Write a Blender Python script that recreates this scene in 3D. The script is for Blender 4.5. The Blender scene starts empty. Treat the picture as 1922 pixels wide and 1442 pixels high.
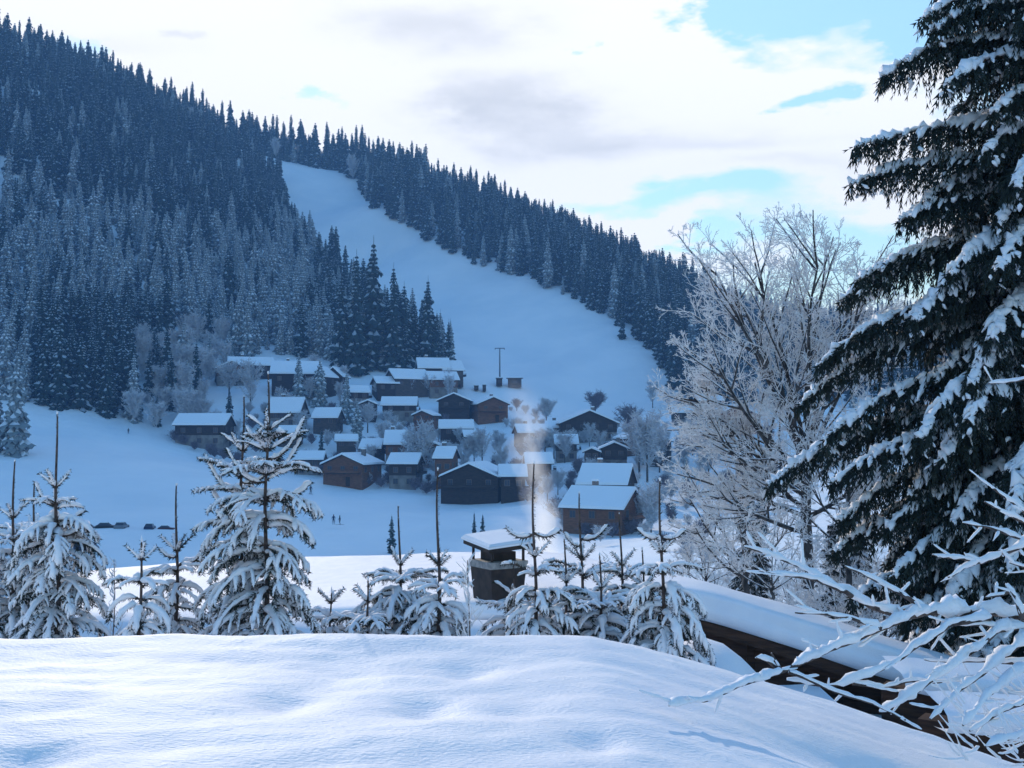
import bpy, math, random
import numpy as np
from mathutils import Vector, Matrix, noise as mnoise
C = bpy.context.scene
COL = C.collection
R = math.radians

# ------------------------------------------------------------------ camera
F = 2061.0; HX, HY, HOR = 961.0, 721.0, 820.0
PITCH = math.atan((HOR-HY)/F)
cam_d = bpy.data.cameras.new('camera'); cam = bpy.data.objects.new('camera', cam_d); COL.objects.link(cam)
cam_d.sensor_fit = 'HORIZONTAL'; cam_d.angle = 2*math.atan(HX/F)
cam_d.clip_start = 0.1; cam_d.clip_end = 6000
cam.location = (0, 0, 0); cam.rotation_euler = (R(90)+PITCH, 0, 0)
C.camera = cam
# ------------------------------------------------------------------ light
SUN_AZ, SUN_EL = R(-20), R(22)          # azimuth from +Y towards +X
SKY_STRENGTH = 0.15
C.view_settings.view_transform = 'Standard'; C.view_settings.look = 'None'
C.view_settings.exposure = 0.74
C.cycles.max_bounces = 6; C.cycles.diffuse_bounces = 3; C.cycles.glossy_bounces = 2; C.cycles.volume_bounces = 3
C.cycles.use_adaptive_sampling = True; C.cycles.adaptive_threshold = 0.02; C.cycles.volume_step_rate = 1.5; C.cycles.volume_max_steps = 128; C.view_settings.gamma = 1.0
C.view_settings.use_curve_mapping = False
sd = bpy.data.lights.new('sun', 'SUN'); sun = bpy.data.objects.new('sun', sd); COL.objects.link(sun)
sd.energy = 2.1; sd.angle = R(0.6); sd.color = (1.0, 0.85, 0.68)
sdir = Vector((math.sin(SUN_AZ)*math.cos(SUN_EL), math.cos(SUN_AZ)*math.cos(SUN_EL), math.sin(SUN_EL)))
sun.rotation_euler = sdir.to_track_quat('Z', 'Y').to_euler()
sun.location = sdir*50

def build_world():
    w = bpy.data.worlds.new('World'); C.world = w; w.use_nodes = True
    nt = w.node_tree; N = nt.nodes; L = nt.links
    for n in list(N): N.remove(n)
    out = N.new('ShaderNodeOutputWorld')
    sky = N.new('ShaderNodeTexSky'); sky.sky_type = 'NISHITA'; sky.sun_disc = False
    sky.sun_elevation = SUN_EL; sky.sun_rotation = SUN_AZ
    sky.altitude = 1100; sky.air_density = 2.6; sky.dust_density = 0.1; sky.ozone_density = 10.0
    b1 = N.new('ShaderNodeBackground'); b1.inputs[1].default_value = SKY_STRENGTH
    L.new(sky.outputs[0], b1.inputs[0])
    tc = N.new('ShaderNodeTexCoord')
    sep = N.new('ShaderNodeSeparateXYZ'); L.new(tc.outputs['Generated'], sep.inputs[0])
    def M(op, a, b=None, c=None, clamp=False):
        n = N.new('ShaderNodeMath'); n.operation = op; n.use_clamp = clamp
        for i, v in enumerate((a, b, c)):
            if v is None: continue
            if isinstance(v, (int, float)): n.inputs[i].default_value = v
            else: L.new(v, n.inputs[i])
        return n.outputs[0]
    az = M('ARCTAN2', sep.outputs[0], sep.outputs[1]); el = M('ARCSINE', sep.outputs[2])
    def noise(scale, detail, sx=1, sy=1, sz=2.6, rough=0.55, off=0.0):
        mp = N.new('ShaderNodeMapping'); mp.inputs['Scale'].default_value = (sx, sy, sz)
        mp.inputs['Location'].default_value = (off, off*0.7, 0)
        L.new(tc.outputs['Generated'], mp.inputs[0])
        n = N.new('ShaderNodeTexNoise'); n.inputs['Scale'].default_value = scale
        n.inputs['Detail'].default_value = detail; n.inputs['Roughness'].default_value = rough
        L.new(mp.outputs[0], n.inputs['Vector']); return n.outputs[0]
    n1 = noise(5.0, 7, off=3.3); n2 = noise(17, 9, off=1.7, rough=.62); n3 = noise(3.2, 5, off=8.1)
    # warp az / el by fine noise so that cloud edges billow
    azw = M('ADD', az, M('MULTIPLY', M('SUBTRACT', n2, 0.5), 0.20))
    elw = M('ADD', el, M('MULTIPLY', M('SUBTRACT', n1, 0.5), 0.12))
    def blob(px, py, rx, ry, amp):
        a0 = math.atan((px-HX)/F); e0 = math.atan((HOR-py)/F*math.cos(a0))
        u = M('DIVIDE', M('SUBTRACT', azw, a0), rx/F); v = M('DIVIDE', M('SUBTRACT', elw, e0), ry/F)
        d = M('ADD', M('MULTIPLY', u, u), M('MULTIPLY', v, v))
        return M('MULTIPLY', M('EXPONENT', M('MULTIPLY', d, -1)), amp)
    def total(bl):
        s = None
        for b in bl:
            o = blob(*b); s = o if s is None else M('ADD', s, o)
        return s
    holes = total([(1400,0,150,48,.85),(1640,-50,260,100,1.0),(1790,50,100,50,.5),(1545,178,75,22,.8),(1240,395,260,24,.62),(1330,470,90,30,.8),
                   (1640,470,200,40,.8),(120,60,90,40,.6),(575,200,60,22,.5),(1110,97,30,16,.5),(2100,150,200,130,.6),(1480,430,120,40,.4),(1460,540,300,30,.5)])
    # broken cloud everywhere, denser towards the sun
    sunward = blob(750, 100, 1700, 850, 1.0)
    cover = M('ADD', M('ADD', M('MULTIPLY', M('SUBTRACT', n3, 0.5), 1.6), -0.30), sunward)
    cover = M('SUBTRACT', cover, M('MULTIPLY', holes, 0.95))
    mask = M('MAXIMUM', M('MULTIPLY', M('ADD', cover, 0.09), 2.5, clamp=True), M('MULTIPLY', sunward, 0.24))
    greys = total([(800,45,170,45,.75),(930,190,120,34,.8),(1130,255,160,30,.7),(1000,215,140,50,.3),(1330,285,190,20,.45),(200,60,140,20,.2),(350,45,30,8,.5),(1500,335,140,16,.4)])
    gfac = M('MULTIPLY', greys, M('ADD', M('MULTIPLY', n1, 1.0), 0.35), clamp=True)
    lit = N.new('ShaderNodeMixRGB'); lit.inputs[1].default_value = (1.16, 1.15, 1.14, 1); lit.inputs[2].default_value = (0.72, 0.74, 0.78, 1)
    L.new(gfac, lit.inputs[0])
    b2 = N.new('ShaderNodeBackground'); b2.inputs[1].default_value = CLOUD
    L.new(lit.outputs[0], b2.inputs[0])
    mix = N.new('ShaderNodeMixShader'); L.new(mask, mix.inputs[0]); L.new(b1.outputs[0], mix.inputs[1]); L.new(b2.outputs[0], mix.inputs[2])
    L.new(mix.outputs[0], out.inputs[0])
CLOUD = 0.64
build_world()

# ------------------------------------------------------------------ helpers
def P(px, py, Y):
    u = (px-HX)/F; v = (HY-py)/F
    c, s = math.cos(PITCH), math.sin(PITCH)
    k = Y/(c - v*s)
    return Vector((u*k, Y, (s + v*c)*k))
def proj(x, y, z):
    c, s = math.cos(PITCH), math.sin(PITCH)
    d = y*c + z*s; w = -y*s + z*c
    return HX + F*x/d, HY - F*w/d
def mat(name, base, rough=0.8, fn=None):
    m = bpy.data.materials.new(name); m.use_nodes = True
    nt = m.node_tree; b = nt.nodes['Principled BSDF']
    b.inputs['Base Color'].default_value = (*base, 1); b.inputs['Roughness'].default_value = rough
    if 'Specular IOR Level' in b.inputs: b.inputs['Specular IOR Level'].default_value = 0.25
    if fn: fn(nt, b)
    return m
def noise_color(c1, c2, scale, detail=4, lo=.35, hi=.65, bump=0, bscale=None, coord='Object', stretch=(1,1,1)):
    def fn(nt, b):
        N, L = nt.nodes, nt.links
        tc = N.new('ShaderNodeTexCoord'); mp = N.new('ShaderNodeMapping'); mp.inputs['Scale'].default_value = stretch
        L.new(tc.outputs[coord], mp.inputs[0])
        n = N.new('ShaderNodeTexNoise'); n.inputs['Scale'].default_value = scale; n.inputs['Detail'].default_value = detail
        L.new(mp.outputs[0], n.inputs['Vector'])
        r = N.new('ShaderNodeValToRGB'); r.color_ramp.elements[0].position = lo; r.color_ramp.elements[1].position = hi
        r.color_ramp.elements[0].color = (*c1, 1); r.color_ramp.elements[1].color = (*c2, 1)
        L.new(n.outputs[0], r.inputs[0]); L.new(r.outputs[0], b.inputs['Base Color'])
        if bump:
            n2 = N.new('ShaderNodeTexNoise'); n2.inputs['Scale'].default_value = bscale or scale*4; n2.inputs['Detail'].default_value = 6
            L.new(mp.outputs[0], n2.inputs['Vector'])
            bp = N.new('ShaderNodeBump'); bp.inputs['Strength'].default_value = 1; bp.inputs['Distance'].default_value = bump
            L.new(n2.outputs[0], bp.inputs['Height']); L.new(bp.outputs[0], b.inputs['Normal'])
    return fn
M_SNOW = mat('snow', (.82,.84,.88), .7, noise_color((.78,.81,.87), (.86,.87,.9), 3, bump=.006, bscale=60))
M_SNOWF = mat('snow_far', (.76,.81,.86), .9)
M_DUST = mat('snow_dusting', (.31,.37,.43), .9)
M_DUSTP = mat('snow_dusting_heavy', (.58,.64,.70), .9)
M_NEEDLE = mat('needles', (.022,.04,.026), .8, noise_color((.010,.018,.016), (.024,.036,.030), 6))
M_NEEDLE_FAR = mat('needles_far', (.02,.04,.04), .9)
M_NEEDLE_PALE = mat('needles_frosted', (.19,.23,.25), .9)
M_BARK = mat('bark', (.06,.045,.035), .9, noise_color((.03,.024,.02), (.1,.08,.065), 14, bump=.01, bscale=50, stretch=(1,1,.3)))
M_FROST = mat('frost', (.66,.67,.7), .8, noise_color((.58,.59,.62), (.84,.84,.85), 9))
M_FROST_FAR = mat('frost_far', (.5,.52,.56), .9)
M_TWIG_FAR = mat('twig_far', (.16,.14,.17), .9)

def mesh_obj(name, verts, faces, mats, parent=None, mi=None, smooth=False, loc=None):
    me = bpy.data.meshes.new(name); me.from_pydata(verts, [], faces)
    for m in (mats if isinstance(mats, (list, tuple)) else [mats]): me.materials.append(m)
    if mi is not None: me.polygons.foreach_set('material_index', mi)
    if smooth: me.polygons.foreach_set('use_smooth', [True]*len(me.polygons))
    me.update()
    o = bpy.data.objects.new(name, me); COL.objects.link(o)
    if parent: o.parent = parent
    if loc is not None: o.location = loc
    return o
def tag(o, label, cat, group=None, kind=None):
    o['label'] = label; o['category'] = cat
    if group: o['group'] = group
    if kind: o['kind'] = kind
    return o
def empty(name, loc=(0,0,0), rz=0.0):
    o = bpy.data.objects.new(name, None); COL.objects.link(o); o.location = loc; o.rotation_euler = (0,0,rz)
    o.empty_display_size = .2
    return o
class MB:
    """collects geometry for one mesh"""
    def __init__(s): s.v = []; s.f = []; s.m = []
    def add(s, v, f, m=0):
        n = len(s.v); s.v += [tuple(q) for q in v]; s.f += [tuple(i+n for i in q) for q in f]; s.m += [m]*len(f)
    def box(s, c, d, rz=0, m=0, taper=1.0):
        ca, sa = math.cos(rz), math.sin(rz); vs = []
        for z, t in ((-.5, 1), (.5, taper)):
            for x, y in ((-.5,-.5),(.5,-.5),(.5,.5),(-.5,.5)):
                X, Y = x*d[0]*t, y*d[1]*t
                vs.append((c[0]+X*ca-Y*sa, c[1]+X*sa+Y*ca, c[2]+z*d[2]))
        s.add(vs, [(3,2,1,0),(4,5,6,7),(0,1,5,4),(1,2,6,5),(2,3,7,6),(3,0,4,7)], m)
    def tube(s, pts, rad, n=6, m=0, cap=True, flat=1.0, up=0.0, rough=0.0, seed=0.0):
        """tube along pts, rad list; flat<1 squashes vertically; up lifts the centre by up*radius"""
        k = len(pts); vs = []; prev = None
        for i in range(k):
            a = pts[max(i-1,0)]; b = pts[min(i+1,k-1)]
            t = (b-a)
            if t.length < 1e-9: t = Vector((0,0,1))
            t.normalize()
            ref = Vector((0,0,1)) if abs(t.z) < .9 else Vector((1,0,0))
            x = t.cross(ref); x.normalize(); y = x.cross(t)
            if prev is not None and x.dot(prev) < 0: x = -x; y = -y
            prev = x
            c = pts[i] + Vector((0,0,up*rad[i]))
            for j in range(n):
                an = 2*math.pi*j/n
                rr = rad[i]
                if rough: rr *= 1 + rough*mnoise.noise((c + x*rr*math.cos(an) + y*rr*math.sin(an))*38 + Vector((seed, 0, 0)))
                vs.append(c + x*(rr*math.cos(an)) + y*(rr*flat*math.sin(an)))
        fs = []
        for i in range(k-1):
            for j in range(n):
                a = i*n+j; b = i*n+(j+1)%n
                fs.append((a, b, b+n, a+n))
        if cap:
            fs.append(tuple(range(n-1,-1,-1))); fs.append(tuple((k-1)*n+j for j in range(n)))
        s.add(vs, fs, m)
    def build(s, name, mats, parent=None, smooth=False, loc=None):
        return mesh_obj(name, s.v, s.f, mats, parent, s.m, smooth, loc)
def copy_tree(root, loc, rz=None, scale=None, label=None, group=None, cat=None):
    r = root.copy(); COL.objects.link(r); r.location = loc
    if rz is not None: r.rotation_euler = (0,0,rz)
    if scale is not None: r.scale = scale
    if label: r['label'] = label
    if group: r['group'] = group
    if cat: r['category'] = cat
    for ch in list(root.children):
        c = ch.copy(); COL.objects.link(c); c.parent = r
    return r
def fbm(x, y, z=0, sc=1, oc=4):
    return mnoise.fractal(Vector((x*sc, y*sc, z*sc)), 1.0, 2.0, oc)

# ------------------------------------------------------------------ terrain: control points (photo px, py, distance) -> heights
CP = [(-250,40,560),(-100,75,560),(0,110,565),(100,150,570),(200,200,580),(300,240,600),(400,268,640),(500,298,680),(580,316,690),(640,328,680),
 (700,400,580),(580,400,620),(700,500,550),(800,455,545),(800,560,490),(900,505,510),(900,620,440),(1000,525,480),(1000,680,400),(1050,555,455),(1130,595,430),(1100,700,375),(1200,640,400),(1100,770,340),(1240,695,370),(1270,740,345),
 (700,330,700),(800,370,660),(900,400,640),(1000,440,620),(1100,490,600),(1200,540,590),(1300,590,600),(1400,610,620),(1600,620,660),(1922,625,700),(2200,620,720),(1400,690,420),(1700,720,400),(2100,730,400),
 (530,410,590),(620,490,520),(720,590,450),(800,640,410),(860,690,360),(860,760,320),(960,720,350),
 (100,500,400),(-100,480,400),(-100,300,470),(0,300,480),(200,400,460),(400,400,520),(300,600,370),(500,600,400),(450,500,460),(100,680,300),(-150,700,300),(650,660,370),
 (60,755,262),(-150,760,262),(200,790,265),(330,830,262),(450,862,255),(520,880,250),(400,720,320),(560,735,312),(700,755,318),(620,840,270),(760,870,255),(900,860,262),(1000,820,285),(1100,810,290),(860,940,222),(980,940,215),(1100,880,240),(1100,960,190),(1200,1000,172),(1250,900,230),(1400,800,300),(1400,930,200),(1700,850,250),
 (-150,850,220),(0,860,215),(0,950,182),(300,870,228),(400,905,212),(300,960,178),(600,930,222),(600,1030,150),(950,990,180),(150,1050,135),(400,1010,155),(1100,1030,150),(1350,1010,140),(-150,1010,150),(1700,1000,130)]
WP = [(-60,70,-13.5),(0,70,-13.5),(60,70,-12.5),(-40,40,-8.5),(0,40,-8.5),(40,40,-7),(0,26,-5.2),(-25,26,-5.2),(25,26,-4.6),(0,12,-3.3),(-20,12,-3.2),(20,12,-3.2),(0,0,-3.2),(-60,0,-3.4),(60,0,-2.8),(0,-60,-2),(-150,-60,-2),(150,-60,-1),(-150,60,-10),(150,60,-8),(-150,150,-5),(180,150,-8),
  (-400,400,190),(-450,250,120),(-420,560,250),(-300,800,190),(0,850,110),(250,800,60),(500,800,70),(-600,0,60),(-600,800,220),(500,400,60),(500,100,30),(750,500,90),(750,0,50),(0,1150,60),(600,1150,40),(-600,1150,120),(-150,-200,0),(300,-200,5)]
pts = [P(*c) for c in CP]; pts = np.array([[p.x,p.y,p.z] for p in pts] + [list(w) for w in WP], float)
S0 = 100.0
def _U(r2): return np.where(r2 > 0, r2*np.log(np.maximum(r2, 1e-12)), 0)*0.5
n = len(pts); A = pts[:, :2]/S0
K = _U(((A[:,None,:]-A[None,:,:])**2).sum(-1)) + np.eye(n)*0.004
Pm = np.hstack([np.ones((n,1)), A])
LHS = np.block([[K, Pm],[Pm.T, np.zeros((3,3))]])
SOL = np.linalg.solve(LHS, np.concatenate([pts[:,2], np.zeros(3)]))
def H(x, y):
    q = np.stack([np.asarray(x, float).ravel(), np.asarray(y, float).ravel()], 1)/S0
    out = np.zeros(len(q))
    for i in range(0, len(q), 20000):
        qq = q[i:i+20000]
        out[i:i+20000] = _U(((qq[:,None,:]-A[None,:,:])**2).sum(-1)) @ SOL[:n] + SOL[n] + qq @ SOL[n+1:]
    return out
def H1(x, y): return float(H([x],[y])[0])
def ground_hit(px, py, y0=60, y1=900):
    """where the view through a photo pixel meets the ground"""
    ys = np.arange(y0, y1, 1.0); a = P(px, py, 1.0)
    zz = a.z*ys; hh = H(a.x*ys, ys)
    i = np.argmax(hh > zz)
    Y = ys[i] if hh[i] > zz[i] else y1
    return Vector((a.x*Y, Y, float(hh[i])))
def axis(segs):
    out = []
    for a, b, st in segs: out += list(np.arange(a, b, st))
    return np.array(out)
gx = axis([(-700,-320,10),(-320,320,3.2),(320,900.1,10)]); gy = axis([(-200,0,8),(0,120,2.5),(120,720,3.2),(720,1200.1,12)])
XX, YY = np.meshgrid(gx, gy); ZZ = H(XX, YY).reshape(XX.shape)
zs = ZZ.copy(); vv = []
for j in range(len(gy)):
    for i in range(len(gx)):
        x, y = XX[j,i], YY[j,i]
        d = 0.5*fbm(x, y, 0, .03) + .18*fbm(x, y, 5, .12)
        if y > 250: d += 1.2*fbm(x, y, 2, .018, 3)
        if 120 < y < 240: d += .35*fbm(x*.5, y*2.2, 4, .06, 3)
        vv.append((x, y, ZZ[j,i] + d*min(1, max(0, (y-20)/80))))
nx = len(gx); ff = [(j*nx+i, j*nx+i+1, (j+1)*nx+i+1, (j+1)*nx+i) for j in range(len(gy)-1) for i in range(nx-1)]
M_GROUND = mat('snow_ground', (.8,.82,.86), .8, noise_color((.72,.79,.84), (.82,.86,.89), .05, bump=.30, bscale=.3))
ter = mesh_obj('snowy_terrain', vv, ff, M_GROUND, smooth=True); ter['kind'] = 'structure'
ter['label'] = 'snow covered valley floor and mountain side with an open ski slope'

# ------------------------------------------------------------------ far trees
rng = random.Random(7)
def far_spruce(seed, h=20, rw=3.0, snow=.8, whorls=24, dense=7):
    r = random.Random(seed); m = MB()
    k = 7; prof = []
    for i in range(6):
        t = i/5; prof.append((h*(.06+.9*t), rw*.42*(1-t)**.8+.03))
    vs = [(rr*math.cos(2*math.pi*j/k), rr*math.sin(2*math.pi*j/k), z) for z, rr in prof for j in range(k)]
    m.add(vs, [(i*k+j, i*k+(j+1)%k, (i+1)*k+(j+1)%k, (i+1)*k+j) for i in range(5) for j in range(k)], 0)
    for w in range(whorls):
        t = (w+.3*r.random())/whorls; z = h*(.05+.93*t)
        Rw = rw*1.12*((1-t)**.62)*(.62+.6*r.random())+.12
        nb = max(4, int(dense*(1-.35*t))); a0 = r.random()*6.28
        for b in range(nb):
            a = a0 + 6.283*b/nb + r.uniform(-.25,.25); Rb = Rw*r.uniform(.7,1.15)
            dr = r.uniform(.25,.55)
            ca, sa = math.cos(a), math.sin(a); W = Rb*r.uniform(.24,.36)+.12
            def q(rad, side, zz): return (rad*ca - side*sa, rad*sa + side*ca, zz)
            z1 = z - .12*Rb; z2 = z - dr*Rb
            m.add([q(.1*Rb,0,z), q(.6*Rb,W,z1-.28*Rb), q(Rb,0,z2-.1), q(.6*Rb,-W,z1-.28*Rb), q(.58*Rb,0,z1)], [(0,1,4),(0,4,3),(4,1,2),(4,2,3)], 0)
            m.add([q(.6*Rb,W,z1-.26*Rb), q(Rb*.92,0,z2), q(.75*Rb,W*.5,z1-.95*Rb*dr-.35), q(.6*Rb,-W,z1-.26*Rb), q(.75*Rb,-W*.5,z1-.95*Rb*dr-.3)], [(0,1,2),(3,4,1)], 0)
            if r.random() < snow:
                s = r.uniform(.7,.98); W2 = W*s*r.uniform(.6,.9); lift = .10+.05*Rb
                m.add([q(.22*Rb,0,z+lift*.6), q(.6*Rb,W2,z1-.2*Rb+lift*.3), q(Rb*s,0,z2+.05*Rb+lift*.3), q(.6*Rb,-W2,z1-.2*Rb+lift*.3), q(.58*Rb,0,z1+lift)],
                      [(0,1,4),(0,4,3),(4,1,2),(4,2,3)], 1)
    me = m
    t = MB(); t.tube([Vector((0,0,-.8)), Vector((0,0,h*.5)), Vector((0,0,h+.5))], [.28,.16,.03], 5, 0)
    return me, t
def far_broad(seed, h=12, w=4, n=420, th=.10):
    """leafless crown: trunk, limbs and a haze of twigs that all grow out of the limbs"""
    r = random.Random(seed); m = MB(); t = MB()
    t.tube([Vector((0,0,-.5)), Vector((0,0,h*.35)), Vector((0,0,h*.8))], [.22,.16,.05], 5, 0)
    def sliver(a, b, wd):
        d = (b-a); s = d.cross(Vector((r.uniform(-1,1), r.uniform(-1,1), r.uniform(-.3,.3)))); s.normalize(); s *= wd
        m.add([a-s, a+s, b], [(0,1,2)], 0)
    for i in range(26):
        a = r.uniform(0,6.28); z0 = h*r.uniform(.15,.6); el = r.uniform(.5,1.25)
        L = (h*.95-z0)*r.uniform(.5,.9); rad = min(L*math.cos(el), w*.5*r.uniform(.7,1))
        st = Vector((0,0,z0)); en = Vector((rad*math.cos(a), rad*math.sin(a), min(h, z0+L*math.sin(el))))
        sliver(st, en, .09)
        for k in range(n//26):
            u = r.uniform(.15,1); p = st.lerp(en, u)
            q = p + Vector((r.uniform(-1,1), r.uniform(-1,1), r.uniform(-.2,1.3)))*w*.16*r.uniform(.5,1.3)
            sliver(p, q, th*r.uniform(.5,1)); 
            q2 = p.lerp(q,.6); sliver(q2, q2+Vector((r.uniform(-1,1), r.uniform(-1,1), r.uniform(-.4,.8)))*w*.1, th*.6)
    return m, t
def proto(name, mb, tr, mats):
    cme = bpy.data.meshes.new(name+'_crown'); cme.from_pydata(mb.v, [], mb.f)
    for q in mats: cme.materials.append(q)
    cme.polygons.foreach_set('material_index', mb.m); cme.update()
    tme = bpy.data.meshes.new(name+'_trunk'); tme.from_pydata(tr.v, [], tr.f); tme.materials.append(M_BARK); tme.update()
    return cme, tme
PR = []   # 0-3 dark spruce, 4-7 snowy spruce, 8-10 frosted bare tree
for i, (h, rw, sn, wh) in enumerate([(22,2.9,.62,30),(25,2.6,.55,34),(19,2.8,.65,26),(24,3.5,.6,30),(20,3.0,.97,27),(17,3.1,1.0,24),(22,2.6,.95,30),(18,3.5,.98,24)]):
    PR.append(proto('spruce', *far_spruce(20+i, h, rw, sn, wh), [M_NEEDLE_FAR if i < 4 else M_NEEDLE_PALE, M_DUST if i < 4 else M_DUSTP]))
for i, (h, w) in enumerate([(13,8),(15,7),(10,8)]):
    PR.append(proto('bare_tree', *far_broad(60+i, h, w, 1500), [M_FROST_FAR]))
PR.append(proto('bare_tree', *far_broad(77, 9, 8, 1400, .08), [M_TWIG_FAR]))
PRH = [22,25,19,24,20,17,22,18,13,15,10,9]

def inpoly(x, y, poly):
    c = np.zeros(len(x), bool); k = len(poly)
    for i in range(k):
        x1, y1 = poly[i]; x2, y2 = poly[(i+1)%k]
        if y1 == y2: continue
        m = ((y1 > y) != (y2 > y)) & (x < (x2-x1)*(y-y1)/(y2-y1)+x1)
        c ^= m
    return c
F_LEFT = [(-400,0),(-100,40),(0,80),(100,125),(200,178),(300,222),(345,245),(420,285),(470,302),(520,330),(527,360),(535,420),(600,485),(680,570),(760,620),(820,665),(850,692),(800,688),(700,700),(640,680),(500,672),(400,690),(385,770),(330,828),(200,786),(60,752),(-400,745)]
F_RIGHT = [(642,322),(700,388),(800,452),(900,503),(1000,522),(1050,552),(1130,594),(1200,636),(1240,694),(1285,760),(1500,770),(2400,760),(2400,480),(1800,560),(1300,520),(1200,480),(1000,370),(800,300),(700,270)]
nr = np.random.default_rng(5)
cx = nr.uniform(-420, 520, 60000); cy = nr.uniform(240, 790, 60000)
cz = H(cx, cy)
c_, s_ = math.cos(PITCH), math.sin(PITCH)
dd = cy*c_ + cz*s_; PX = HX + F*cx/dd; PY = HY - F*(-cy*s_+cz*c_)/dd
inL = inpoly(PX, PY, F_LEFT); inR = inpoly(PX, PY, F_RIGHT)
behind = (cy > 690) & (PX < 660) & (PX > 330)
ridge_back = (cy > 590) & (PX < 400)
ok = ((inL | inR | behind | ridge_back) & (PX > -330) & (PX < 2250))
# never on the open slope
PISTE = [(524,312),(560,306),(640,322),(700,388),(800,452),(900,503),(1000,522),(1050,552),(1130,594),(1200,636),(1240,694),(1280,760),(880,760),(852,692),(820,665),(760,620),(680,570),(600,485),(535,420),(527,360)]
ok &= ~(inpoly(PX, PY, PISTE) & (cy < 688))
idx = np.nonzero(ok)[0]
trees = []; cell = {}
for i in idx:
    x, y = cx[i], cy[i]; sp = 3.5 if y < 420 else 4.0
    if PX[i] > 1400: sp = 6
    key = (int(x//5), int(y//5)); bad = False
    for a in (-1,0,1):
        for b in (-1,0,1):
            for (u, v) in cell.get((key[0]+a, key[1]+b), ()):
                if (u-x)**2+(v-y)**2 < sp*sp: bad = True; break
            if bad: break
        if bad: break
    if bad: continue
    cell.setdefault(key, []).append((x, y))
    px, py = PX[i], PY[i]
    # snowy belt low on the left slope, darker trees above it and on the right
    band = np.interp(px, [0,100,330,420,600], [330,380,450,450,430])
    snowy = inL[i] and py > band + rng.uniform(-14, 14)
    if snowy:
        dark = (60 < px < 330 and py > 640) or rng.random() < .1 or (px > 590 and rng.random() < .55)
        k = rng.choice((0,3,2)) if dark else rng.choice((4,5,6,7))
        if px > 250 and px < 420 and py > 650 and rng.random() < .6: k = rng.choice((8,9))
    else:
        k = rng.choice((0,1,2,3,0,1,3,4)) if inL[i] or px < 660 else rng.choice((0,1,2,3,0,1,6))
        if (y > 640 and rng.random() < .08): k = 9
    s = rng.uniform(.6, 1.12)*(.92 if snowy else 1.0)*(rng.uniform(.5,.8) if rng.random() < .15 else 1)
    if px > 1330: s *= .8
    if px < 800 and (inR[i] or behind[i]): s *= 1.25
    trees.append((x, y, cz[i]-.3, k, s, rng.uniform(0,6.28), px, py, inL[i] or px < 660))
# solitary ones seen in the photograph: (px, base py, kind, height px)
solo = []
for px, py, k, hp in [(28,855,4,205),(-12,850,5,170),(640,700,0,190),(668,705,1,235),(700,695,0,250),(738,700,1,205),(758,690,3,160),(803,690,0,170),(842,690,2,90),(820,690,3,100),(1168,640,2,62),(968,505,5,80),(940,505,4,60),
                      (603,865,0,62),(430,800,3,70),(1288,925,4,75),(1262,980,7,45),(1400,990,0,120),(1430,1000,3,100),(560,768,4,110),(600,760,7,90),(650,790,4,95),(670,830,7,80),(735,1037,0,72),(890,1010,1,50),(906,1012,2,48),(150,770,3,150),(110,770,0,170),(200,785,1,160),(250,790,4,130),(82,760,0,150)]:
    g = ground_hit(px, py)
    solo.append((g.x, g.y, g.z-.2, k, hp/F*g.y/PRH[k], rng.uniform(0,6.28), px, py, px < 900))
scored = sorted(trees, key=lambda t: -(PRH[t[3]]*t[4]/t[1]) - (.03 if t[7] > 650 else 0))
conif = [t for t in scored if t[3] < 8 and -20 < t[6] < 1420]
indiv = conif[:262]; ids = set(id(t) for t in indiv)
rest = [t for t in trees if id(t) not in ids]
def put_tree(t, name, label, cat, group):
    x, y, z, k, s, a = t[:6]
    e = empty(name, (x, y, z), a); e.scale = (s, s, s)
    tag(e, label, cat, group)
    c = bpy.data.objects.new('crown', PR[k][0]); COL.objects.link(c); c.parent = e
    b = bpy.data.objects.new('trunk', PR[k][1]); COL.objects.link(b); b.parent = e
    return e
first = {}
for t in indiv:
    k = t[3]; leftside = t[8]
    if leftside and k < 4: lb, gr = 'dark snow-dusted spruce standing in the forest on the left mountain side', 'dark spruces of the left forest'
    elif leftside: lb, gr = 'pale heavily snowed spruce standing in the forest on the left mountain side', 'pale snowed spruces of the left forest'
    elif k < 4: lb, gr = 'dark snow-dusted spruce in the wood along the right side of the ski slope', 'dark spruces right of the ski slope'
    else: lb, gr = 'pale heavily snowed spruce in the wood along the right side of the ski slope', 'pale snowed spruces right of the ski slope'
    px_, py_ = t[6], t[7]
    if leftside: zn = ('above the open field at the left' if px_ < 330 else 'uphill behind the left chalets' if px_ < 520 else 'close to the ski slope edge')
    else: zn = ('near the top of the slope' if px_ < 850 else 'halfway down the slope' if px_ < 1130 else 'beside the bottom of the slope')
    lb = lb.replace(' standing in the forest on the left mountain side', ' in the left forest').replace(' in the wood along the right side of the ski slope', ' in the right hand wood') + ', ' + zn
    e = put_tree(t, 'spruce_tree', lb, 'spruce', gr + ', ' + zn); first.setdefault(k, e)
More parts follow.
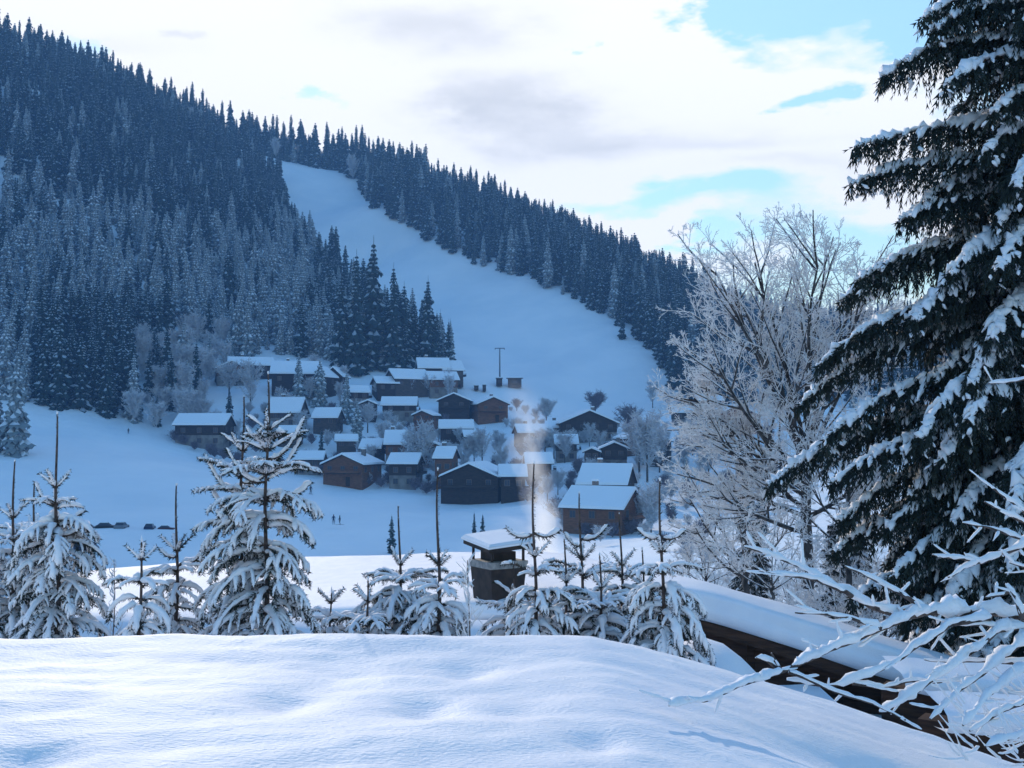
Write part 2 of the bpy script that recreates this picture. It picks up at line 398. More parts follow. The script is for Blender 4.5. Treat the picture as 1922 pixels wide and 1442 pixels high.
SOLO_LB = ['large pale spruce at the left picture edge standing on the snow field','second pale spruce cut by the left picture edge above the field',
 'dark spruce, leftmost of the tall clump beside the lower ski slope','tall dark spruce second from left in the clump beside the ski slope','tallest dark spruce of the clump beside the lower ski slope','tall dark spruce right of the tallest one in the slope side clump','shorter dark spruce at the foot of the slope side clump','slim dark spruce standing apart right of the clump beside the ski slope','small spruce right at the forest corner by the lower slope','low dark spruce between the slim one and the forest corner',
 'lone small spruce out on the right edge of the ski slope','pale snowy spruce jutting from the wood edge onto the ski slope','small pale spruce at the wood edge left of the jutting one',
 'small dark spruce between the lower left chalets above the field','dark spruce beside the long dark chalet at the forest foot','frosted narrow spruce right of the village below the bare trees','little snowy spruce right of the brown gabled chalet','dark spruce behind the frosted broadleaf tree, left one','dark spruce behind the frosted broadleaf tree, right one',
 'snowy spruce in front of the twin gabled upper chalet','pale spruce right of the twin gabled upper chalet','snowy spruce below the wood above the small eaved chalet','pale spruce uphill from the low brown gable chalet','dark blue young spruce on the field just above the near roof','left one of two little spruces above the chimney','right one of two little spruces above the chimney',
 'dark spruce at the forest foot above the field, third from the left','dark spruce at the forest foot, second from the left','slender dark spruce at the forest foot above the open field','pale spruce at the forest foot above the open field','dark spruce at the very left corner of the forest foot']
for t, lb in zip(solo, SOLO_LB): put_tree(t, 'spruce_tree', lb, 'spruce', None)

# the rest of the forest: one object, instances on points
def forest(name, lst, label):
    vg = bpy.data.meshes.new(name); vg.from_pydata([(t[0],t[1],t[2]) for t in lst], [], [])
    for nm, ty, vals in (('kind_index','INT',[t[3] for t in lst]), ('tree_scale','FLOAT',[t[4] for t in lst]), ('turn','FLOAT',[t[5] for t in lst])):
        at = vg.attributes.new(nm, ty, 'POINT'); at.data.foreach_set('value', vals)
    o = bpy.data.objects.new(name, vg); COL.objects.link(o); o['kind'] = 'stuff'; o['label'] = label; o['category'] = 'forest'
    ng = bpy.data.node_groups.new(name+'_nodes', 'GeometryNodeTree')
    ng.interface.new_socket('Geometry', in_out='INPUT', socket_type='NodeSocketGeometry')
    ng.interface.new_socket('Geometry', in_out='OUTPUT', socket_type='NodeSocketGeometry')
    N, L = ng.nodes, ng.links
    gi = N.new('NodeGroupInput'); go = N.new('NodeGroupOutput'); join = N.new('GeometryNodeJoinGeometry')
    ki = N.new('GeometryNodeInputNamedAttribute'); ki.data_type = 'INT'; ki.inputs['Name'].default_value = 'kind_index'
    sc = N.new('GeometryNodeInputNamedAttribute'); sc.data_type = 'FLOAT'; sc.inputs['Name'].default_value = 'tree_scale'
    tn = N.new('GeometryNodeInputNamedAttribute'); tn.data_type = 'FLOAT'; tn.inputs['Name'].default_value = 'turn'
    cmb = N.new('ShaderNodeCombineXYZ'); L.new([s for s in tn.outputs if s.enabled][0], cmb.inputs[2])
    for k in sorted(set(t[3] for t in lst)):
        src = crown_of[k]
        oi = N.new('GeometryNodeObjectInfo'); oi.inputs['Object'].default_value = src; oi.transform_space = 'ORIGINAL'
        try: oi.inputs['As Instance'].default_value = True
        except Exception: pass
        cp = N.new('FunctionNodeCompare'); cp.data_type = 'INT'; cp.operation = 'EQUAL'
        ins = [s for s in cp.inputs if s.enabled]; L.new([s for s in ki.outputs if s.enabled][0], ins[0]); ins[1].default_value = k
        ip = N.new('GeometryNodeInstanceOnPoints')
        L.new(gi.outputs[0], ip.inputs['Points']); L.new(cp.outputs[0], ip.inputs['Selection']); L.new(oi.outputs['Geometry'], ip.inputs['Instance'])
        L.new(cmb.outputs[0], ip.inputs['Rotation']); L.new([s for s in sc.outputs if s.enabled][0], ip.inputs['Scale'])
        L.new(ip.outputs[0], join.inputs[0])
    L.new(join.outputs[0], go.inputs[0])
    md = o.modifiers.new('trees', 'NODES'); md.node_group = ng
    return o
# frosted bare trees of the village (also the source of the bare crowns)
BARE = [(790,905,9,135),(778,900,8,110),(905,875,9,85),(890,872,8,70),(1215,905,9,160),(1200,900,8,140),(1238,890,9,110),(1117,785,10,60),(970,775,10,32),(1225,765,9,60),(1255,770,8,45),(340,705,8,110),(310,720,10,90),(365,740,8,110),(430,750,10,80),(470,770,9,110),(1205,1000,8,90),(1222,1005,9,120),
        (1000,880,8,75),(1060,870,8,70),(1040,860,10,60),(850,870,10,45),(940,900,9,75),(690,810,10,60),(720,850,8,70),(1180,820,10,70),(1300,860,9,90),(1330,900,8,110),(1290,1070,10,60),(1330,1080,10,70),(540,790,10,55),(380,800,10,60),(460,850,10,50),(500,860,10,40),(590,715,9,60),(640,735,8,60),(1060,1000,10,30),(420,700,9,70)]
crown_of = {}
_b = random.Random(12)
while len(BARE) < 105:
    a, b = _b.uniform(330, 1340), _b.uniform(735, 950)
    if b > 860 + .02*(a-300) and a < 720 or (720 < a < 1000 and b > 900) or (a > 940 and b < 790): continue
    if a < 520 and b > 850-.2*(520-a): continue
    BARE.append((a, b, _b.choice((8,9,10)), _b.uniform(28, 62)))
for i, (px, py, k, hp) in enumerate(BARE):
    g = ground_hit(px, py); kk = 11 if (px, py) in ((1117,785),(970,775),(1180,820)) else k
    s = hp/F*g.y/PRH[kk]
    t = (g.x, g.y, g.z-.2, kk, s, rng.uniform(0,6.28))
    if i == 7: lb, gr = 'round purplish bare tree alone on the snow at the foot of the ski slope', None
    elif i == 8: lb, gr = 'small round bare bush on the snow right of the double gabled chalet', None
    elif px < 560: lb, gr = 'frosted bare tree at the forest foot beside the left chalets', 'frosted bare trees by the left chalets'
    elif px < 960: lb, gr = 'tall frosted bare tree among the snowy chalets of the village middle', 'frosted bare trees in the village middle'
    else: lb, gr = 'frosted bare tree in the right part of the village right of the steam', 'frosted bare trees in the right of the village'
    e = put_tree(t, 'bare_tree', lb, 'bare tree', gr)
    crown_of.setdefault(kk, [c for c in e.children if c.name.startswith('crown')][0])
for k in range(8):
    if k in first: crown_of[k] = [c for c in first[k].children if c.name.startswith('crown')][0]
for k in range(12):
    if k not in crown_of:
        for t, e in zip(solo, [o for o in bpy.data.objects if o.name.startswith('spruce_tree')][-len(solo):]):
            if t[3] == k: crown_of[k] = e.children[0]
rest = [t if t[3] in crown_of else (*t[:3], list(crown_of)[0], *t[4:]) for t in rest]
forest('spruce_forest', rest, 'dense snowy spruce forest covering the mountain both sides of the ski slope')
print('TREES', len(trees), 'rest', len(rest))

#@@PART2
# ------------------------------------------------------------------ snow terrace in front
HOLL = [(540,1322,.30,.10,.035),(800,1332,.26,.08,.035),(1120,1400,.2,.08,.03),(40,1420,.3,.09,.04),(140,1328,.22,.07,.02),(880,1266,.25,.10,.02),(640,1275,.35,.12,.018),(300,1395,.3,.09,.015),(980,1340,.3,.08,.015)]
HW = []
for a, b, rx, ry, dp in HOLL:
    q = P(a, b, 1.0); k = -1.11/q.z; HW.append((q.x*k, k, rx, ry, dp))
def T(x, y):
    base = -1.085
    t = x-.35
    if t > 0: base -= .325*t*t/(t+.28)
    y0 = 6.0 + .12*math.sin(x*.7)
    z = base - .02*max(0, 4.6-y)
    z += .030*fbm(x*.55, y*1.7, 0, .8, 3) + .010*fbm(x*1.2, y*3.2, 3, 1.6, 4) + .005*fbm(x*5, y*8, 1, 1.6, 3)
    # broad wind-blown trough before the lip
    z -= .030*math.exp(-((y-5.35)/.28)**2)*(.55+.9*fbm(x, 0, 9, .9, 2))
    z += .022*math.exp(-((y-5.92)/.22)**2)
    for hx, hy, rx, ry, dp in HW:
        z -= 1.35*dp*math.exp(-((x-hx)/rx*2.0)**2-((y-hy)/(ry*1.9))**2)
    # hollow swept out along the falling right side
    if x > 1.0: z -= .10*math.exp(-((y-(4.75-.12*(x-1)))/.32)**2)*min(1, (x-1)/.8)
    if y > y0:
        e = y-y0; z -= .9*e*e/(e+.25)*1.6
    return z
tx = axis([(-14,-3.2,.3),(-3.2,4.2,.035),(4.2,12.01,.3)]); ty = axis([(-14,1,.4),(1,6.6,.035),(6.6,8.3,.12)])
tv = [(x, y, T(x, y)) for y in ty for x in tx]; k = len(tx)
tf = [(j*k+i, j*k+i+1, (j+1)*k+i+1, (j+1)*k+i) for j in range(len(ty)-1) for i in range(k-1)]
M_TERR = mat('snow_terrace', (.84,.85,.88), .65, noise_color((.80,.82,.87), (.88,.88,.9), 1.5, bump=.006, bscale=52, stretch=(.8,1.4,1)))
te = mesh_obj('snow_terrace', tv, tf, M_TERR, smooth=True); te['kind'] = 'structure'; te['label'] = 'smooth snow covered terrace in front with soft hollows'

# ------------------------------------------------------------------ near chalet roof
M_WOOD_D = mat('dark_wood', (.04,.022,.016), .75, noise_color((.03,.016,.012), (.07,.035,.022), 3, bump=.006, bscale=8, stretch=(1,1,8)))
FAR = [(60,1092,26.5),(180,1070,26.3),(300,1060,26),(430,1050,25.5),(640,1044,25),(850,1037,24),(1000,1034,22),(1150,1056,18.5),(1290,1084,16),(1460,1130,15),(1640,1188,14.4),(1800,1238,14),(2040,1310,13.4)]
NEAR = [(-60,1178,21),(90,1170,20),(250,1162,19.5),(430,1150,19),(640,1139,18),(850,1128,16.8),(1000,1122,16.2),(1150,1106,15.8),(1290,1102,15.3),(1460,1146,14.5),(1640,1203,13.9),(1800,1253,13.5),(2040,1325,12.9)]
def resample(pl, n):
    v = [P(*q) for q in pl]; out = []
    for i in range(n):
        t = i/(n-1)*(len(v)-1); a = min(int(t), len(v)-2); u = t-a
        p0, p1, p2, p3 = v[max(a-1,0)], v[a], v[a+1], v[min(a+2,len(v)-1)]
        out.append(.5*((2*p1)+(p2-p0)*u+(2*p0-5*p1+4*p2-p3)*u*u+(3*p1-p0-3*p2+p3)*u**3))
    return out
NS = 140
fl, nl = resample(FAR, NS), resample(NEAR, NS)
sv, rows = [], []
def row(f): rows.append([f(i) for i in range(NS)])
out = Vector((.12,-1,0)).normalized()
def thick(i): return .28 + .14*min(1, max(0, (i/NS-.45)/.2))
row(lambda i: fl[i] + Vector((.3,4.5,-2.6 - (0 if i < 70 else .3))))
row(lambda i: fl[i] + Vector((.05,1.0,-.42)))
row(lambda i: fl[i] + Vector((0,.25,-.05)))
for j in range(9):
    row(lambda i, j=j: fl[i].lerp(nl[i], j/8) + Vector((0,0,.03*fbm(fl[i].lerp(nl[i], j/8).x, fl[i].lerp(nl[i], j/8).y*1.3, 0, .5, 3) + .05*math.sin(math.pi*j/8)*(1 if i < 75 else .3))))
for (fo, dz) in ((.10,.06),(.17,.22),(.15,.40),(.20,.52),(.22,.68),(.18,.88),(.08,1.0),(-.35,.98)):
    row(lambda i, fo=fo, dz=dz: nl[i] + out*(fo + .02*fbm(nl[i].x, dz*3, 1, 1.2, 2)) - Vector((0,0,dz*thick(i)*(1+.10*fbm(nl[i].x, 0, 4, .5, 2)))))
sv = [p for r_ in rows for p in r_]
sf = [(j*NS+i, j*NS+i+1, (j+1)*NS+i+1, (j+1)*NS+i) for j in range(len(rows)-1) for i in range(NS-1)]
house = empty('near_chalet', nl[NS//2].copy()); o0 = Vector(house.location)
tag(house, 'near dark wooden chalet under a thick snow roof just beyond the terrace', 'chalet')
mesh_obj('roof_snow', [p-o0 for p in sv], sf, M_SNOW, house, smooth=True)
wm = MB()
for i in range(0, NS-1):
    a, b = nl[i], nl[i+1]; ta, tb = thick(i)*.99, thick(i+1)*.99
    ia, ib = a-out*.34-Vector((0,0,ta)), b-out*.34-Vector((0,0,tb))
    wm.add([ia-o0, ib-o0, Vector((ib.x, ib.y, -5.6))-o0, Vector((ia.x, ia.y, -5.6))-o0], [(0,1,2,3)])
iL, iR = nl[0]-out*.34, nl[-1]-out*.34
bL, bR = fl[0]+Vector((.3,4,0)), fl[-1]+Vector((.3,4,0))
for a, b in ((iR, bR), (bR, bL), (bL, iL)):
    wm.add([Vector((a.x,a.y,a.z-.6))-o0, Vector((b.x,b.y,(b.z if b in (iR, iL) else b.z-2.6)-.3))-o0, Vector((b.x,b.y,-5.8))-o0, Vector((a.x,a.y,-5.8))-o0], [(0,1,2,3)])
wm.build('wall', M_WOOD_D, house)
fm = MB()
for i in range(0, NS-1):
    a = nl[i]+out*.06-Vector((0,0,thick(i)+.012)); b = nl[i+1]+out*.06-Vector((0,0,thick(i+1)+.012))
    z = Vector((0,0,.14)); t = out*.035
    fm.add([a-o0, b-o0, b-z-o0, a-z-o0, a-t-o0, b-t-o0, b-z-t-o0, a-z-t-o0], [(0,3,2,1),(4,5,6,7),(3,7,6,2)])
fm.build('fascia_board', M_WOOD_D, house)
for i in range(78, 138, 6):        # vertical boards of the gable wall that catch a little light
    a = nl[i]-out*.325-Vector((0,0,thick(i)+.16)); pm = MB()
    pm.box((a.x-o0.x, a.y-o0.y, a.z-o0.z-1.2), (.14,.03,2.4)); pm.build('batten', M_WOOD_D, house)
# lower lean-to roofs at the right
for li, (pa, pb, dpt, lab) in enumerate([((1690,1262,12.4),(2060,1292,11.4),.45,'low snow covered lean-to roof below the right end of the near chalet, upper one'),((1770,1330,11.2),(2060,1346,10.4),.4,'low snow covered lean-to roof behind the frosted shrub, lower one')]):
    A0, B0 = P(*pa), P(*pb); e = empty('lean_to', (A0+B0)/2); o1 = Vector(e.location); tag(e, lab, 'lean-to')
    ns = 30; rws = []
    for (fo, dz) in ((-dpt,.10),(-dpt*.5,.04),(0,0),(.08,-.05),(.12,-.14),(.06,-.22),(-.2,-.23)):
        rws.append([A0.lerp(B0, i/(ns-1)) + out*fo + Vector((0,0,dz+.03*fbm(i*.2, fo, li, 1, 2))) - o1 for i in range(ns)])
    mesh_obj('roof_snow', [p for r_ in rws for p in r_], [(j*ns+i, j*ns+i+1, (j+1)*ns+i+1, (j+1)*ns+i) for j in range(6) for i in range(ns-1)], M_SNOW, e, smooth=True)
    wb = MB(); d = (B0-A0); ang = math.atan2(d.y, d.x)
    mid = (A0+B0)/2 - out*.5 - o1; wb.box((mid.x, mid.y, -1.30), (d.length*.96, .3, 2.1), ang); wb.build('wall', M_WOOD_D, e)
# snow bank in front of the chalet, where the young spruces stand
bv = []; BX = np.linspace(-9.5, 2.3, 90); BY = np.linspace(-2.0, 2.2, 16)
for v_ in BY:
    for x in BX:
        yc = 12.6 - .10*x + .15*math.sin(x); e_ = min(1, max(0, (2.3-x)/1.4))*min(1, max(0, (x+9.5)/1.5)); e_ = e_*e_*(3-2*e_)
        bv.append((x, yc+v_, -3.55 + 1.46*e_*math.exp(-(v_/1.15)**2) + .05*fbm(x, v_*2, 3, .8)))
bk = mesh_obj('snow_bank', bv, [(j*90+i, j*90+i+1, (j+1)*90+i+1, (j+1)*90+i) for j in range(15) for i in range(89)], M_SNOW, smooth=True)
bk['kind'] = 'structure'; bk['label'] = 'long snow bank behind the young spruces below the near chalet roof'
# snow drift between terrace and gable wall
dm = MB(); dc = P(1325,1272,10.5); gv = []
for j in range(20):
    for i in range(26):
        x = dc.x-2.2+i*.17; y = dc.y-1.6+j*.28
        u = (x-dc.x)/1.0; v = (y-dc.y)/1.4
        gv.append((x, y, dc.z - .9 + 1.28*math.exp(-u*u*(1 if u < 0 else 1.2)-v*v) + .03*fbm(x, y, 0, 1.2)))
dr = mesh_obj('snow_drift', gv, [(j*26+i, j*26+i+1, (j+1)*26+i+1, (j+1)*26+i) for j in range(19) for i in range(25)], M_SNOW, smooth=True)
tag(dr, 'rounded snow drift heaped against the dark gable wall of the near chalet', 'snow drift')

# ------------------------------------------------------------------ chimney
M_METAL = mat('chimney_cladding', (.03,.024,.022), .6, noise_color((.022,.018,.018), (.05,.035,.03), 6, bump=.004, bscale=30))
M_COLLAR = mat('collar_stone', (.28,.27,.26), .7, noise_color((.2,.2,.2), (.36,.34,.32), 12, bump=.003, bscale=60))
cb = P(935, 1124, 16.7); ch = empty('chimney', cb, R(-58)); ch.scale = (.89,.89,.93); tag(ch, 'dark square chimney with a tilted snow covered cap on the near roof', 'chimney')
m_ = MB(); s = .70
m_.box((0,0,.19), (s*.84,s*.84,.66), 0, 0, 1.17); m_.build('chimney_stack', M_METAL, ch)
m_ = MB(); m_.box((0,0,.575), (s*1.05,s*1.05,.11)); m_.build('collar', M_COLLAR, ch)
m_ = MB(); m_.box((0,0,.70), (s*.62,s*.62,.14)); m_.build('flue', M_METAL, ch)
for sx, sy in ((-1,-1),(1,-1),(1,1),(-1,1)):
    m_ = MB(); m_.box((sx*s*.44,sy*s*.44,.745), (.035,.035,.24)); m_.build('cap_post', M_METAL, ch)
def slab(z0, z1, a, tilt, m_, rnd=0):
    vs = []; n = 10
    for z, sc_ in ((z0, 1), (z1, 1-rnd)):
        for x, y in ((-a,-a),(a,-a),(a,a),(-a,a)): vs.append((x*sc_, y*sc_, z + x*tilt[0]+y*tilt[1]))
    m_.add(vs, [(3,2,1,0),(4,5,6,7),(0,1,5,4),(1,2,6,5),(2,3,7,6),(3,0,4,7)])
m_ = MB(); slab(.86,.93,s*.62,(-.11,.07),m_); m_.build('cap_slab', M_METAL, ch)
m_ = MB(); slab(.932,.965,s*.66,(-.11,.07),m_); slab(.967,1.01,s*.655,(-.11,.07),m_,.10)
m_.build('cap_snow', M_SNOW, ch)

# ------------------------------------------------------------------ steam behind the roof
stp = [(1032,1060,2.0,.30),(1028,1010,0,.34),(1022,960,0,.30),(1012,910,0,.24),(998,850,0,.25),(985,800,0,.27),(975,740,0,.32),(968,690,0,.3)]
sp_, sr_ = [], []
pl = [P(a, b, 27.5) for a, b, _, _ in stp]
for i in range(29):
    t = i/28*(len(pl)-1); a = min(int(t), len(pl)-2); u = t-a
    sp_.append(pl[a].lerp(pl[a+1], u)); sr_.append(.8)
pm = MB(); K_ = 20
pm.add([(q.x+.85*math.cos(2*math.pi*j/K_), q.y+.85*math.sin(2*math.pi*j/K_), q.z) for q in sp_ for j in range(K_)],
       [(i*K_+j, i*K_+(j+1)%K_, (i+1)*K_+(j+1)%K_, (i+1)*K_+j) for i in range(len(sp_)-1) for j in range(K_)] + [tuple(range(K_-1,-1,-1)), tuple((len(sp_)-1)*K_+j for j in range(K_))])
MV = bpy.data.materials.new('steam'); MV.use_nodes = True; MV.cycles.volume_step_rate = .4; nt = MV.node_tree
for q in list(nt.nodes): nt.nodes.remove(q)
N, L = nt.nodes, nt.links
ou = N.new('ShaderNodeOutputMaterial'); pv = N.new('ShaderNodeVolumePrincipled'); tc = N.new('ShaderNodeTexCoord'); nz = N.new('ShaderNodeTexNoise')
mp = N.new('ShaderNodeMapping'); mp.inputs['Scale'].default_value = (1,1,.55); L.new(tc.outputs['Object'], mp.inputs[0]); L.new(mp.outputs[0], nz.inputs['Vector'])
nz.inputs['Scale'].default_value = 2.2; nz.inputs['Detail'].default_value = 4
mr = N.new('ShaderNodeMapRange'); mr.inputs['From Min'].default_value = .36; mr.inputs['From Max'].default_value = .66; mr.inputs['To Min'].default_value = 0; mr.inputs['To Max'].default_value = 3.4
L.new(nz.outputs[0], mr.inputs['Value'])
sx = N.new('ShaderNodeSeparateXYZ'); L.new(tc.outputs['Object'], sx.inputs[0])
fd = N.new('ShaderNodeMapRange'); fd.inputs['From Min'].default_value = -3.2; fd.inputs['From Max'].default_value = 1.5; fd.inputs['To Min'].default_value = 1; fd.inputs['To Max'].default_value = 0
L.new(sx.outputs[2], fd.inputs['Value'])
mu0 = N.new('ShaderNodeMath'); mu0.operation = 'MULTIPLY'; L.new(mr.outputs[0], mu0.inputs[0]); L.new(fd.outputs[0], mu0.inputs[1])
def MM(op, a, b=None, clamp=False):
    n = N.new('ShaderNodeMath'); n.operation = op; n.use_clamp = clamp
    for i, v in enumerate((a, b)):
        if v is None: continue
        if isinstance(v, (int, float)): n.inputs[i].default_value = v
        else: L.new(v, n.inputs[i])
    return n.outputs[0]
axn = N.new('ShaderNodeTexNoise'); axn.noise_dimensions = '1D'; axn.inputs['Scale'].default_value = .9; L.new(sx.outputs[2], axn.inputs['W'])
z0_, z1_ = sp_[0].z, sp_[-1].z; x0_, x1_ = sp_[0].x, sp_[-1].x
axx = MM('ADD', MM('MULTIPLY', MM('SUBTRACT', sx.outputs[2], z0_), (x1_-x0_)/(z1_-z0_)), x0_)
axx = MM('ADD', axx, MM('MULTIPLY', MM('SUBTRACT', axn.outputs[0], .5), .7))
ddx = MM('SUBTRACT', sx.outputs[0], axx); ddy = MM('SUBTRACT', sx.outputs[1], 27.5)
rr_ = MM('SQRT', MM('ADD', MM('MULTIPLY', ddx, ddx), MM('MULTIPLY', ddy, ddy)))
fall = MM('SUBTRACT', 1.0, MM('DIVIDE', rr_, .52), True)
mu = N.new('ShaderNodeMath'); mu.operation = 'MULTIPLY'; L.new(mu0.outputs[0], mu.inputs[0]); L.new(fall, mu.inputs[1])
pv.inputs['Color'].default_value = (1,1,1,1); pv.inputs['Anisotropy'].default_value = .55; L.new(mu.outputs[0], pv.inputs['Density']); L.new(pv.outputs[0], ou.inputs['Volume'])
so = pm.build('steam_plume', MV, smooth=True); tag(so, 'pale column of steam rising behind the near roof past the village', 'steam')

# ------------------------------------------------------------------ snow laden branches
def lumpy(mb, pts, r0, r1, seed, m=1, n=7, flat=.8, up=.55, amp=.45, rough=.55):
    k = len(pts); rad = []
    for i, p in enumerate(pts):
        t = i/max(1, k-1); v = mnoise.noise(p*9 + Vector((seed, 0, 0))) + .5*mnoise.noise(p*31 + Vector((0, seed, 0)))
        rad.append(max(.002, (r0*(1-t)+r1*t)*(1+amp*v*1.6)*(.35 if i in (0, k-1) else 1)))
    mb.tube(pts, rad, n, m, True, flat, up, rough, seed)
def curve(p, az, L, e0, e1, n, r, wob=.0, power=1.0):
    pts = [p.copy()]; q = p.copy()
    for i in range(n):
        t = (i+.5)/n; e = e0+(e1-e0)*t**power; az += r.uniform(-wob, wob)
        q = q + Vector((math.cos(az)*math.cos(e), math.sin(az)*math.cos(e), math.sin(e)))*(L/n); pts.append(q.copy())
    return pts
def needles(mb, pts, r, per_m=90, ln=.024, w=.0035, m=0, lowbias=.3):
    for a, b in zip(pts[:-1], pts[1:]):
        d = b-a; L = d.length
        if L < 1e-6: continue
        t = d/L; ref = Vector((0,0,1)) if abs(t.z) < .9 else Vector((1,0,0)); x = t.cross(ref); x.normalize(); y = x.cross(t)
        for _ in range(int(L*per_m + r.random())):
            c = a + d*r.random(); an = r.uniform(0, 6.283)
            o = x*math.cos(an) + y*math.sin(an); o.z -= lowbias*r.random()
            tip = c + (o*.8 + t*.55)*ln*r.uniform(.7,1.2); s_ = t*w
            mb.add([c-s_, c+s_, tip], [(0,1,2)], m)
def resub(pts, step):
    out = [pts[0]]
    for a, b in zip(pts[:-1], pts[1:]):
        k = max(1, int(round((b-a).length/step)))
        for i in range(1, k+1): out.append(a.lerp(b, i/k))
    return out
M_STEM = mat('young_bark', (.07,.05,.045), .85, noise_color((.035,.028,.028), (.12,.09,.08), 30))
def young_spruce(px, tip, Y, label, leader=.62, rmax=.62, droop=1.0, seed=1, bend=0.0, snow=1.0, zlow=-2.2, fan=1.0, first=.2, up=1.0, widen=1.3, fs=.32, extra=()):
    r = random.Random(seed); top = P(px, tip, Y); base_z = H1(top.x, Y)-.1
    root = empty('young_spruce', (top.x, Y, base_z)); o = Vector(root.location); tag(root, label, 'spruce', 'snow laden young spruces behind the terrace')
    top = top - o; Ht = top.z
    def trunk(z):
        t = max(0, z/Ht); return Vector((bend*t*t*.3 + .015*math.sin(z*4), .01*math.sin(z*3), z))
    tr = MB(); zz = [Ht*i/30 for i in range(31)]
    tr.tube([trunk(z) for z in zz], [.006+.026*(1-z/Ht)**.9 for z in zz], 6); tr.build('trunk', M_STEM, root)
    sn = MB(); nd = MB()
    ztop = Ht-leader
    needles(nd, [trunk(ztop), trunk(Ht-.01)], r, 110, .02)
    for _ in range(3):      # snow stuck to the leader
        z = ztop + leader*r.uniform(.3,1.0); lumpy(sn, [trunk(z)+Vector((.004,0,0)), trunk(z+.02), trunk(z+.05)], .007, .006, seed)
    lumpy(sn, [trunk(Ht-.02), trunk(Ht), trunk(Ht)+Vector((0,0,.015))], .014, .01, seed)
    s = 0.0; w = 0
    while ztop - s + o.z > zlow:
        z = ztop - s; R_ = min(rmax, first + widen*s)
        nb = r.choice((4,5,5)) if s < .12 else r.choice((6,7,7,8)); a0 = r.uniform(0, 6.28)
        f = min(1, s/fs)
        for b in range(nb):
            az = a0 + 6.283*b/nb + r.uniform(-.3,.3); Lb = R_*r.uniform(.75,1.2)*(1+.35*f)
            e0 = R(48)*up*(1-f) + R(18)*f + r.uniform(-.15,.15); e1 = R(38)*up*(1-f) + R(-62)*f*droop + r.uniform(-.2,.2)
            pts = resub(curve(trunk(z + r.uniform(-.05,.05)*f), az, Lb, e0, e1, 8, r, .06), .035)
            rad = [.006*(1-i/len(pts))+.0022 for i in range(len(pts))]
            nd.tube(pts, rad, 4, 1, False)
            needles(nd, pts, r, 300, .038, .005)
            if r.random() < .97*snow: lumpy(sn, pts[1:], (.017+.015*f)*r.uniform(.7,1.3), .012+.006*f, seed+b+w*7)
            if Lb > .3:
                st = .055
                for i in range(4, len(pts)-1, 2):
                    t = i/len(pts)
                    for sd_ in (-1, 1):
                        if r.random() > .82*fan: continue
                        Lt = (.06 + .42*Lb*(1-t)*.8)*r.uniform(.7,1.2)
                        d = pts[i]-pts[i-1]; ea = math.atan2(d.z, math.hypot(d.x, d.y))
                        tp = resub(curve(pts[i], az + sd_*R(52), Lt, ea, ea - R(45)*f*droop - .1, 4, r, .05), .035)
                        if len(tp) < 2: continue
                        needles(nd, tp, r, 260, .036, .005)
                        if r.random() < .72*snow: lumpy(sn, tp, .021*r.uniform(.6,1.3), .011, seed+i, n=6)
        s += r.uniform(.11,.17)*(1 if s else 1.1)*(1.4 if fs > .5 else 1); w += 1
    for py0, tx_, ty_, dy_ in extra:
        a_ = P(px, py0, Y)-o; b_ = P(tx_, ty_, Y+dy_)-o
        pts = resub([trunk(a_.z).lerp(b_, u) + Vector((0,0,-.22*(b_-a_).length*math.sin(math.pi*min(1,u))**1.0)) for u in np.linspace(0,1,9)], .03)
        nd.tube(pts, [.008*(1-i/len(pts))+.003 for i in range(len(pts))], 5, 1, False)
        needles(nd, pts, r, 420, .04, .005); lumpy(sn, pts[1:], .022, .020, py0, up=.9)
    nd.build('needles', [M_NEEDLE, M_STEM], root)['kind'] = 'stuff'; sn.build('snow', M_SNOW, root, smooth=True)['kind'] = 'stuff'
    return root
YS = [
 (118,775,9.6,'young spruce with the tallest leader of the left hand pair cluster, wide drooping skirt',.66,.36,1.0,11,-.2),
 (28,865,10.4,'young spruce at the left edge with a thin straight leader',.55,.40,.95,12,0),
 (66,905,11.2,'young spruce with a short snow tipped leader between the two leftmost ones',.5,.35,.9,13,0),
 (256,1015,8.8,'little bowed young spruce with snow clumps and hooked top',.16,.24,1.3,14,.15),
 (333,910,10.2,'slim young spruce with a long leader left of the tallest one',.62,.28,1.0,15,0),
 (503,700,9.4,'tallest young spruce with two lifted snowy boughs near its top',.50,.46,1.1,16,0),
 (456,745,9.9,'tall young spruce leaning beside the tallest one with upturned thin boughs',.5,.34,.9,17,0),
 (750,950,10.4,'rounded snow heaped young spruce left of the chimney',.56,.42,1.2,18,0),
 (823,880,9.8,'young spruce with a thick leader just left of the chimney',.86,.32,1.1,19,0),
 (1003,868,9.3,'young spruce whose dark leader stands before the steam right of the chimney',.80,.30,1.05,20,.0),
 (1090,925,10.2,'slender young spruce right of the steam with flat short boughs',.62,.30,.9,21,0),
 (1165,965,10.6,'young spruce with a dark bare trunk between the slender and the conical one',.5,.35,1.0,22,0),
 (1241,900,9.0,'conical young spruce at the right end of the row with one long cross bough',.60,.40,1.35,23,0),
 (620,1110,10.8,'low snow buried young spruce between the tallest and the rounded one',.12,.30,1.2,24,0),
 (962,1060,10.4,'little spruce tucked between the chimney and the spruce before the steam',.3,.30,1.1,26,0),
 (1125,1040,9.6,'short bushy spruce right of the slender one',.3,.36,1.2,27,0),
 (688,1085,10.0,'low bushy spruce just left of the rounded one',.22,.34,1.25,28,0),
 (1205,1030,10.3,'small spruce close on the left of the conical one',.36,.3,1.2,29,0),
 (1060,1010,9.9,'short young spruce nestled between the steam and the slender one',.4,.26,1.1,25,0)]
